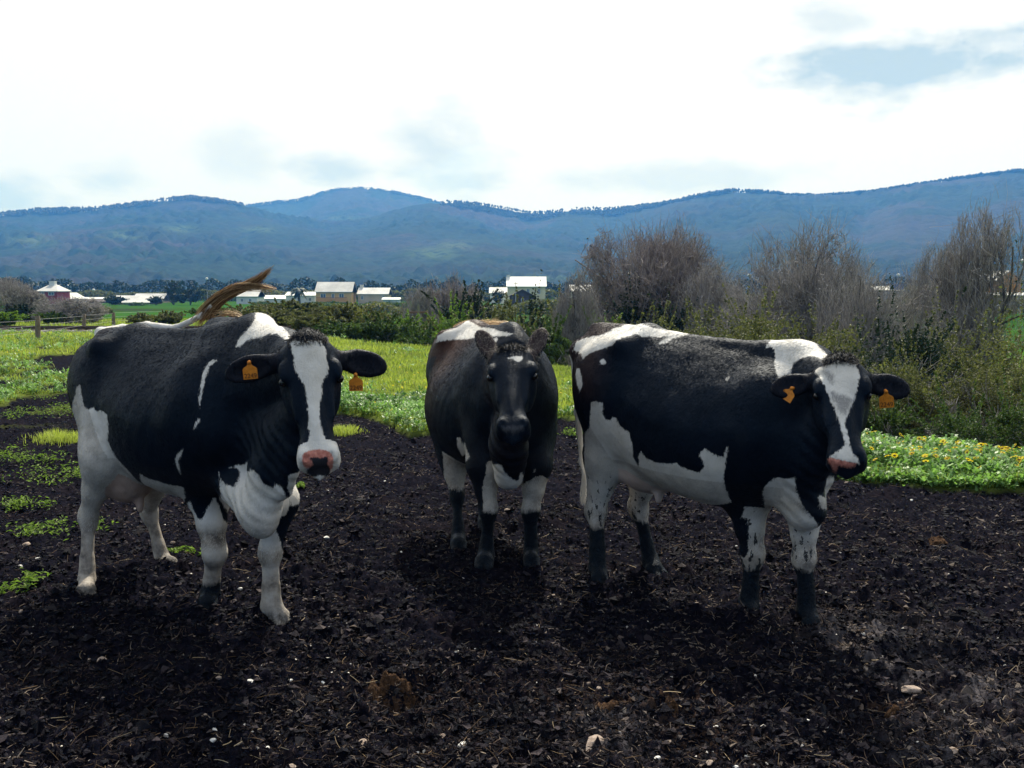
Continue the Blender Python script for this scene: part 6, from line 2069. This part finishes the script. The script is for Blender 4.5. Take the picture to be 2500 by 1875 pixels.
M_ROOF = pm('fibre_cement_roof', (.50, .50, .48), .7, .14, .25)
M_WROOF = pm('white_roof', (.74, .74, .70), .6, .10, .25)
M_BROWN = pm('brown_wall', (.16, .10, .075)); M_YEL = pm('yellow_wall', (.62, .40, .17)); M_TAN = pm('tan_wall', (.58, .46, .35))
M_CREAM = pm('cream_wall', (.66, .58, .40)); M_WHITE = pm('white_wall', (.70, .70, .68)); M_RED = pm('red_wall', (.28, .05, .055))
M_GREYW = pm('grey_wall', (.34, .34, .36)); M_ORANGE = pm('orange_wall', (.70, .30, .06)); M_BARN = pm('barn_boards', (.070, .045, .040))
M_DROOF = pm('dark_roof', (.10, .08, .08)); M_FRAME = pm('window_frame_white', (.72, .72, .72)); M_RAIL = pm('balcony_rail', (.25, .10, .05))
t = NT('window_glass'); t.principled((.10, .14, .20), .08, None, .7); M_GLASS = t.m
M_BLUE = pm('blue_paint', (.03, .12, .38), .5)


class Boxes:
    def __init__(self): self.V = []; self.F = []; self.T = []

    def box(self, x0, x1, y0, y1, z0, z1):
        k = len(self.V)
        self.V += [(x0, y0, z0), (x1, y0, z0), (x1, y1, z0), (x0, y1, z0), (x0, y0, z1), (x1, y0, z1), (x1, y1, z1), (x0, y1, z1)]
        self.F += [[k, k + 3, k + 2, k + 1], [k + 4, k + 5, k + 6, k + 7], [k, k + 1, k + 5, k + 4], [k + 1, k + 2, k + 6, k + 5], [k + 2, k + 3, k + 7, k + 6], [k + 3, k, k + 4, k + 7]]

    def poly(self, V, F):
        k = len(self.V); self.V += list(V); self.F += [[i + k for i in f] for f in F]

    def build(self, name, mat, parent=None, loc=None):
        me = bpy.data.meshes.new(name); me.from_pydata(self.V, [], self.F); me.materials.append(mat); me.update()
        return link(name, me, parent, loc)


def gable_roof(L, D, ze, zr, ov, th, axis='x', hip=0.0):
    """roof slab with thickness, ridge along x (or y)"""
    b = Boxes()
    x0, x1, y0, y1 = -L / 2 - ov, L / 2 + ov, -D / 2 - ov, D / 2 + ov
    dz = (zr - ze) / (D / 2) * ov if axis == 'x' else (zr - ze) / (L / 2) * ov
    if axis == 'x':
        h = hip
        top = [(x0, y0, ze - dz + th), (x1, y0, ze - dz + th), (x1, y1, ze - dz + th), (x0, y1, ze - dz + th), (x0 + h, 0, zr + th), (x1 - h, 0, zr + th)]
        bot = [(x, y, z - th) for x, y, z in top]
        b.poly(top + bot, [[0, 1, 5, 4], [2, 3, 4, 5], [1, 2, 5], [3, 0, 4], [7, 6, 10, 11], [9, 8, 11, 10], [8, 7, 11], [6, 9, 10], [0, 6, 7, 1], [1, 7, 8, 2], [2, 8, 9, 3], [3, 9, 6, 0]])
    else:
        top = [(x0, y0, ze - dz + th), (x1, y0, ze - dz + th), (x1, y1, ze - dz + th), (x0, y1, ze - dz + th), (0, y0, zr + th), (0, y1, zr + th)]
        bot = [(x, y, z - th) for x, y, z in top]
        b.poly(top + bot, [[1, 2, 5, 4], [3, 0, 4, 5], [8, 7, 10, 11], [6, 9, 11, 10], [0, 6, 10, 4], [4, 10, 7, 1], [2, 8, 11, 5], [5, 11, 9, 3], [1, 7, 8, 2], [3, 9, 6, 0]])
    return b


def house(label, x0, x1, yr, ye, yb, Y, wall, roof, wins=(), axis='x', depth=8.0, rot=0.0, chimneys=(), hip=0.0, name='house', balcony=None, group='village houses below the hills', door=None, cat='house'):
    X0, X1 = xy(x0, Y)[0], xy(x1, Y)[0]
    zb = at_depth(1250, yb, Y)[2]; ze = at_depth(1250, ye, Y)[2]; zr = at_depth(1250, yr, Y + (depth / 2 if axis == 'x' else 0))[2]
    cx = (X0 + X1) / 2; L = X1 - X0
    root = empty(name, (cx, Y + depth / 2, zb - 1.0), rot); tag(root, label, cat, group)
    H = ze - zb + 1.0; HR = zr - zb + 1.0
    b = Boxes()
    if axis == 'x' and hip == 0:
        b.poly([(-L / 2, -depth / 2, 0), (L / 2, -depth / 2, 0), (L / 2, depth / 2, 0), (-L / 2, depth / 2, 0), (-L / 2, -depth / 2, H), (L / 2, -depth / 2, H), (L / 2, depth / 2, H), (-L / 2, depth / 2, H), (-L / 2, 0, HR), (L / 2, 0, HR)],
               [[0, 1, 5, 4], [1, 2, 6, 9, 5], [2, 3, 7, 6], [3, 0, 4, 8, 7]])
    elif axis == 'y':
        b.poly([(-L / 2, -depth / 2, 0), (L / 2, -depth / 2, 0), (L / 2, depth / 2, 0), (-L / 2, depth / 2, 0), (-L / 2, -depth / 2, H), (L / 2, -depth / 2, H), (L / 2, depth / 2, H), (-L / 2, depth / 2, H), (0, -depth / 2, HR), (0, depth / 2, HR)],
               [[0, 1, 5, 8, 4], [1, 2, 6, 5], [2, 3, 7, 9, 6], [3, 0, 4, 7]])
    else:
        b.box(-L / 2, L / 2, -depth / 2, depth / 2, 0, H)
    b.build('wall', wall, root)
    rf = gable_roof(L, depth, H + .02, HR + .02, .35, .18, axis, hip).build('roof', roof, root)
    for cpx, w, hh in chimneys:
        c = Boxes(); xc = xy(cpx, Y)[0] - cx
        c.box(xc - w / 2, xc + w / 2, -w / 2, w / 2, HR - 1.0, HR + hh); c.box(xc - w / 2 - .1, xc + w / 2 + .1, -w / 2 - .1, w / 2 + .1, HR + hh, HR + hh + .15)
        c.build('chimney', M_WHITE, rf)
    for (a, c_, t0, t1) in wins:
        xa, xb = xy(a, Y)[0] - cx, xy(c_, Y)[0] - cx
        z1, z0 = at_depth(1250, t0, Y)[2] - zb + 1.0, at_depth(1250, t1, Y)[2] - zb + 1.0
        yf = -depth / 2
        f = Boxes(); w = .10
        f.box(xa, xb, yf - .06, yf - .003, z0, z0 + w); f.box(xa, xb, yf - .06, yf - .003, z1 - w, z1)
        f.box(xa, xa + w, yf - .06, yf - .003, z0 + w, z1 - w); f.box(xb - w, xb, yf - .06, yf - .003, z0 + w, z1 - w)
        f.box((xa + xb) / 2 - .04, (xa + xb) / 2 + .04, yf - .055, yf - .003, z0 + w, z1 - w)
        fo = f.build('window', M_FRAME, root)
        g = Boxes(); g.box(xa + w, xb - w, yf - .03, yf - .004, z0 + w, z1 - w); g.build('pane', M_GLASS, fo)
    if balcony:
        a, c_, t0, t1 = balcony
        xa, xb = xy(a, Y)[0] - cx, xy(c_, Y)[0] - cx; z1, z0 = at_depth(1250, t0, Y)[2] - zb + 1.0, at_depth(1250, t1, Y)[2] - zb + 1.0
        g = Boxes(); g.box(xa, xb, -depth / 2 - 1.1, -depth / 2 - .002, z0 - .15, z0)
        g.build('balcony_floor', wall, root)
        g = Boxes(); g.box(xa, xb, -depth / 2 - 1.1, -depth / 2 - 1.04, z1 - .08, z1)
        k = int((xb - xa) / .25)
        for i in range(k + 1):
            xx = xa + (xb - xa - .06) * i / k; g.box(xx, xx + .05, -depth / 2 - 1.09, -depth / 2 - 1.05, z0, z1 - .08)
        g.build('railing', M_RAIL, root)
    return root


H = house
H('yellow two storey house with grey roof and three front windows', 775, 861, 690, 712, 739, 280, M_YEL, M_ROOF, [(786, 799, 717, 727), (813, 820, 717, 728), (831, 843, 717, 727)], balcony=(776, 852, 726, 736))
H('pale tan house with long low roof and chimney, right of the yellow house', 877, 949, 704, 718, 742, 284, M_TAN, M_ROOF, [(884, 890, 722, 732), (935, 941, 722, 730)], chimneys=[(881, .9, .9)])
H('low white annex between the palm and the yellow house', 702, 772, 714, 722, 744, 290, M_WHITE, M_WROOF, [(715, 721, 727, 735), (757, 764, 727, 735)])
H('low white shed with pale roof left of the palm tree', 640, 700, 722, 730, 746, 300, M_WHITE, M_WROOF, [(655, 661, 734, 740)])
H('white house with steep pale roof behind the left cow\'s raised tail', 582, 632, 708, 724, 750, 275, M_WHITE, M_ROOF, [(592, 599, 729, 737), (612, 619, 729, 737)], axis='x')
H('long white garden shed right of the pale tan house', 937, 976, 728, 732, 742, 270, M_WHITE, M_WROOF, [(950, 956, 734, 738)], depth=4)
H('long farm building with grey roof and brown wall', 277, 370, 723, 739, 757, 270, M_BROWN, M_ROOF, [(330, 336, 744, 750)], depth=10)
H('higher grey roofed building behind the long farm building', 330, 401, 718, 733, 752, 300, M_TAN, M_ROOF, [(390, 396, 737, 743)])
H('low brown building left of the long grey roof', 214, 278, 731, 737, 755, 300, M_BROWN, M_DROOF, [(240, 246, 741, 746)])
H('small white roofed hut left of the low brown building', 204, 250, 727, 733, 750, 320, M_GREYW, M_WROOF, [(215, 221, 737, 742)])
H('dark red house with hipped grey roof at the left', 100, 148, 696, 711, 752, 275, M_RED, M_ROOF, [(106, 117, 712, 720), (127, 141, 713, 721), (106, 112, 730, 738), (117, 126, 730, 738)], hip=2.2, chimneys=[(123, 1.5, 1.0)])
H('white roofed house right of the dark red house', 150, 188, 716, 730, 752, 285, M_GREYW, M_WROOF, [(160, 166, 735, 741)], hip=1.2)
H('distant flat white roofed hall above the left village', 134, 192, 695.5, 697.5, 706, 480, M_GREYW, M_WROOF, [(150, 156, 700, 703)], depth=14, name='hall', cat='hall')
H('tall cream house with pale roof and two long windows', 1239, 1331, 677, 699, 740, 270, M_CREAM, M_WROOF, [(1285, 1293, 705, 718), (1312, 1319, 705, 718)], chimneys=[(1241, .8, .5)])
H('dark brown barn gable in front of the cream house', 1244, 1306, 708, 724, 745, 240, M_BARN, M_DROOF, [(1272, 1279, 729, 736)], axis='y', depth=9, name='barn', cat='barn')
H('low white house left of the cream house', 1197, 1238, 703, 716, 742, 285, M_WHITE, M_ROOF, [(1204, 1210, 722, 728), (1226, 1231, 722, 728)])
H('white roofed house seen through the slim bare tree', 1394, 1447, 697, 712, 742, 265, M_WHITE, M_WROOF, [(1408, 1415, 718, 726)])
H('brown walled house with slanting white roof in the trees', 1576, 1612, 714, 734, 762, 200, M_BROWN, M_WROOF, [(1590, 1596, 740, 748)])
H('white house half hidden behind the reddish bare tree', 1662, 1712, 714, 728, 746, 255, M_WHITE, M_WROOF, [(1675, 1682, 733, 739)])
H('white house behind the domed bare tree', 1992, 2050, 706, 716, 744, 255, M_WHITE, M_WROOF, [(2005, 2012, 721, 729)])
H('low white roofed house right of the domed bare tree', 2132, 2196, 700, 709, 735, 270, M_GREYW, M_WROOF, [(2150, 2157, 714, 720)])
H('small white roofed hut left of the orange house', 2262, 2292, 697, 705, 735, 270, M_GREYW, M_WROOF, [(2272, 2277, 711, 717)])
H('large grey roofed house left of the orange gable', 2366, 2430, 662, 688, 742, 262, M_GREYW, M_ROOF, [(2380, 2388, 700, 710), (2405, 2413, 700, 710)], hip=3.0)
H('orange gabled house at the right edge', 2424, 2482, 662, 684, 742, 255, M_ORANGE, M_ROOF, [(2452, 2461, 674, 682), (2440, 2448, 702, 712)], axis='y', depth=9)
H('long low grey building below the orange house', 2285, 2560, 716, 722, 752, 235, M_GREYW, M_ROOF, [(2310, 2317, 728, 736), (2350, 2357, 728, 736), (2410, 2417, 728, 736)], depth=7)


def street_lamp(px, yt, Y, label, n=1):
    x, y = xy(px, Y); z = bz(px, Y); h = at_depth(px, yt, Y)[2] - z
    root = empty('street_lamp', (x, y, z)); tag(root, label, 'street lamp', 'street lamps in the village')
    V, F = tube_mesh2([(0, 0, -.2), (0, 0, h * .5), (0, 0, h - .35)], [.09, .07, .05], 8)
    link('pole', new_mesh('pole', V, F, [M_GREYW]), root)
    import bmesh
    bm = bmesh.new(); bmesh.ops.create_uvsphere(bm, u_segments=14, v_segments=10, radius=.42)
    for v in bm.verts: v.co.z = v.co.z * .8 + h
    me = bpy.data.meshes.new('globe'); bm.to_mesh(me); bm.free(); me.materials.append(M_FRAME)
    link('lamp_globe', me, root)


street_lamp(237, 708, 260, 'white globe street lamp above the low bare tree on the left')
street_lamp(1823, 672, 240, 'white globe street lamp between the two largest bare trees')
street_lamp(2184, 671, 240, 'white globe street lamp right of the domed bare tree')
street_lamp(2483, 637, 170, 'tall white globe street lamp at the right edge above the orange house')
street_lamp(512, 680, 300, 'small globe street lamp behind the pair of dark evergreens')


def pole(px, yt, Y, lean, label):
    x, y = xy(px, Y); z = bz(px, Y); h = at_depth(px, yt, Y)[2] - z
    root = empty('utility_pole', (x, y, z)); tag(root, label, 'pole', 'poles along the lane')
    V, F = tube_mesh2([(0, 0, -.3), (lean * .5, 0, h * .5), (lean, 0, h)], [.09, .075, .06], 8)
    link('pole', new_mesh('pole', V, F, [M_GREYW]), root)
    b = Boxes(); b.box(lean - .5, lean + .5, -.05, .05, h - .45, h - .35)
    b.build('crossarm', M_BROWN, root)


pole(1040, 743, 48, -.35, 'thin leaning grey pole in front of the grey bare tree')
pole(1259, 688, 230, 0, 'upright pole in front of the cream house')


def car(px, Y, label, paint, rot, seed):
    x, y = xy(px, Y); z = bz(px, Y)
    root = empty('parked_car', (x, y, z), rot); tag(root, label, 'car', 'cars parked below the orange house')
    prof = [(-2.1, .35), (-2.12, .75), (-2.0, .92), (-1.35, 1.0), (-.75, 1.42), (.55, 1.45), (1.25, .98), (1.95, .85), (2.1, .62), (2.1, .35)]
    V = [(a, -.82, b) for a, b in prof] + [(a, .82, b) for a, b in prof]
    n = len(prof)
    for i in (4, 5):
        V[i] = (V[i][0], -.66, V[i][2]); V[i + n] = (V[i + n][0], .66, V[i + n][2])
    b = Boxes(); b.poly(V, [list(range(n)), list(range(n, 2 * n))[::-1]] + [[i, i + n, (i + 1) % n + n, (i + 1) % n] for i in range(n)])
    b.build('body', paint, root)
    g = Boxes()
    for s in (-1, 1):
        g.poly([(-1.2, s * .815, 1.02), (-.72, s * .69, 1.36), (.5, s * .69, 1.38), (1.05, s * .815, 1.02)], [[0, 1, 2, 3] if s > 0 else [3, 2, 1, 0]])
    g.build('window', M_GLASS, root)
    for a in (-1.3, 1.3):
        for s in (-1, 1):
            V, F = tube_mesh2([(a, s * .72, .31), (a, s * .90, .31)], [.31, .31], 16)
            link('wheel', new_mesh('wheel', V, F, [M_DROOF]), root)


M_CARW = pm('white_car_paint', (.75, .75, .76), .3); M_CARB = pm('pale_blue_car_paint', (.30, .42, .52), .3)
car(2382, 185, 'white car parked left of two others below the orange house', M_CARW, .1, 1)
car(2440, 190, 'pale blue car parked between two white cars', M_CARB, .0, 2)
car(2488, 186, 'white car at the right edge beside the pale blue car', M_CARW, -.1, 3)
sb = Boxes(); sb.box(-1.4, 1.4, -.8, .8, 0, 1.3); sb.box(-1.55, 1.55, -.95, .95, 1.3, 1.5)
o = sb.build('water_tank', M_BLUE, None, (xy(2181, 240)[0], 240, 1.0)); tag(o, 'small blue tank under the street lamp right of the domed tree', 'tank')
sb = Boxes()
for a_ in (-1.2, 1.2):
    for b_ in (-.6, .6): sb.box(a_ - .1, a_ + .1, b_ - .1, b_ + .1, -4.6, -.002)
sb.build('tank_legs', M_GREYW, o)

# ------------------------------------------------------------------ fence and railway on the left
WOOD = plain('weathered_wood', (.17, .14, .11), .9, .2, 9, .1, .4)
fr = empty('wire_fence', (on_plane(93, 832)[0], on_plane(93, 832)[1], 0))
tag(fr, 'wire fence with weathered wooden posts beside the railway on the left', 'fence')
f0 = np.array(fr.location)
posts = [((93, 832), .80), ((205, 806), .75), ((277, 790), .70), ((337, 784), .65), ((-60, 850), .8), ((420, 780), .65)]
tops = []
for i, ((px, py), h) in enumerate(posts):
    p = on_plane(px, py); zz = float(ground_z(p[:2])[0][0])
    V, F = tube_mesh2([(0, 0, -.2), (.01, 0, h * .5), (.02, .01, h - .02), (.02, .01, h)], [.085, .08, .075, .05], 9)
    link('post', new_mesh('post', V + (np.array([p[0], p[1], zz]) - f0), F, [WOOD]), fr)
    tops.append(np.array([p[0], p[1], zz]) - f0)
order = [4, 0, 1, 2, 3, 5]
wires = []
for k in range(len(order) - 1):
    a, b = tops[order[k]], tops[order[k + 1]]
    for hh in (.30, .50, .68):
        wires.append([a + [0, 0, hh], (a + b) / 2 + [0, 0, hh - .02], b + [0, 0, hh * .95]])
V, F = segs_to_tubes(np.array(wires), np.full((len(wires), 3), .004), 3)
link('wire', new_mesh('wire', V, F, [M_GREYW]), fr)

RY = 38.5
rw = empty('railway_track', (-19, RY, 0)); tag(rw, 'railway track on a low gravel bed crossing the left field', 'railway')
zt = float(terrain_base(np.array([[-19, RY]]))[0]) + .12
M_BAL = plain('ballast', (.26, .25, .25), .95, .25, 6, .1, .8); t = NT('rail_steel'); t.principled((.05, .035, .03), .5, None, .5, Metallic=.6); M_RAILS = t.m
b = Boxes(); b.poly([(-26, -1.6, zt - .5), (12, -1.6, zt - .5), (12, 1.6, zt - .5), (-26, 1.6, zt - .5), (-26, -1.1, zt), (12, -1.1, zt), (12, 1.1, zt), (-26, 1.1, zt)], [[0, 1, 5, 4], [4, 5, 6, 7], [2, 3, 7, 6], [1, 2, 6, 5], [3, 0, 4, 7]])
b.build('gravel_bed', M_BAL, rw)
for s in (-.5, .5):
    b = Boxes(); b.box(-26, 12, s - .035, s + .035, zt + .06, zt + .13); b.box(-26, 12, s - .07, s + .07, zt + .045, zt + .06); b.build('rail', M_RAILS, rw)
b = Boxes()
for i in range(62):
    b.box(-25.6 + i * .6, -25.6 + i * .6 + .22, -.85, .85, zt + .003, zt + .045)
b.build('sleepers', WOOD, rw)
# ------------------------------------------------------------------ haze
def build_haze():
    b = Boxes(); b.box(-5600, 5600, -40, 4100, -5.5, 400)
    t = NT('haze_air')
    v = t.add('ShaderNodeVolumePrincipled')
    v.inputs['Color'].default_value = (.10, .37, 1.0, 1)
    v.inputs['Density'].default_value = HAZE
    v.inputs['Absorption Color'].default_value = (.8, .9, 1, 1)
    v.inputs['Anisotropy'].default_value = 0.0
    t.link(v.outputs[0], t.out.inputs['Volume'])
    o = b.build('haze', t.m); tag(o, 'pale blue haze over the valley and hills', 'haze', kind='stuff')


HAZE = .00025
build_haze()
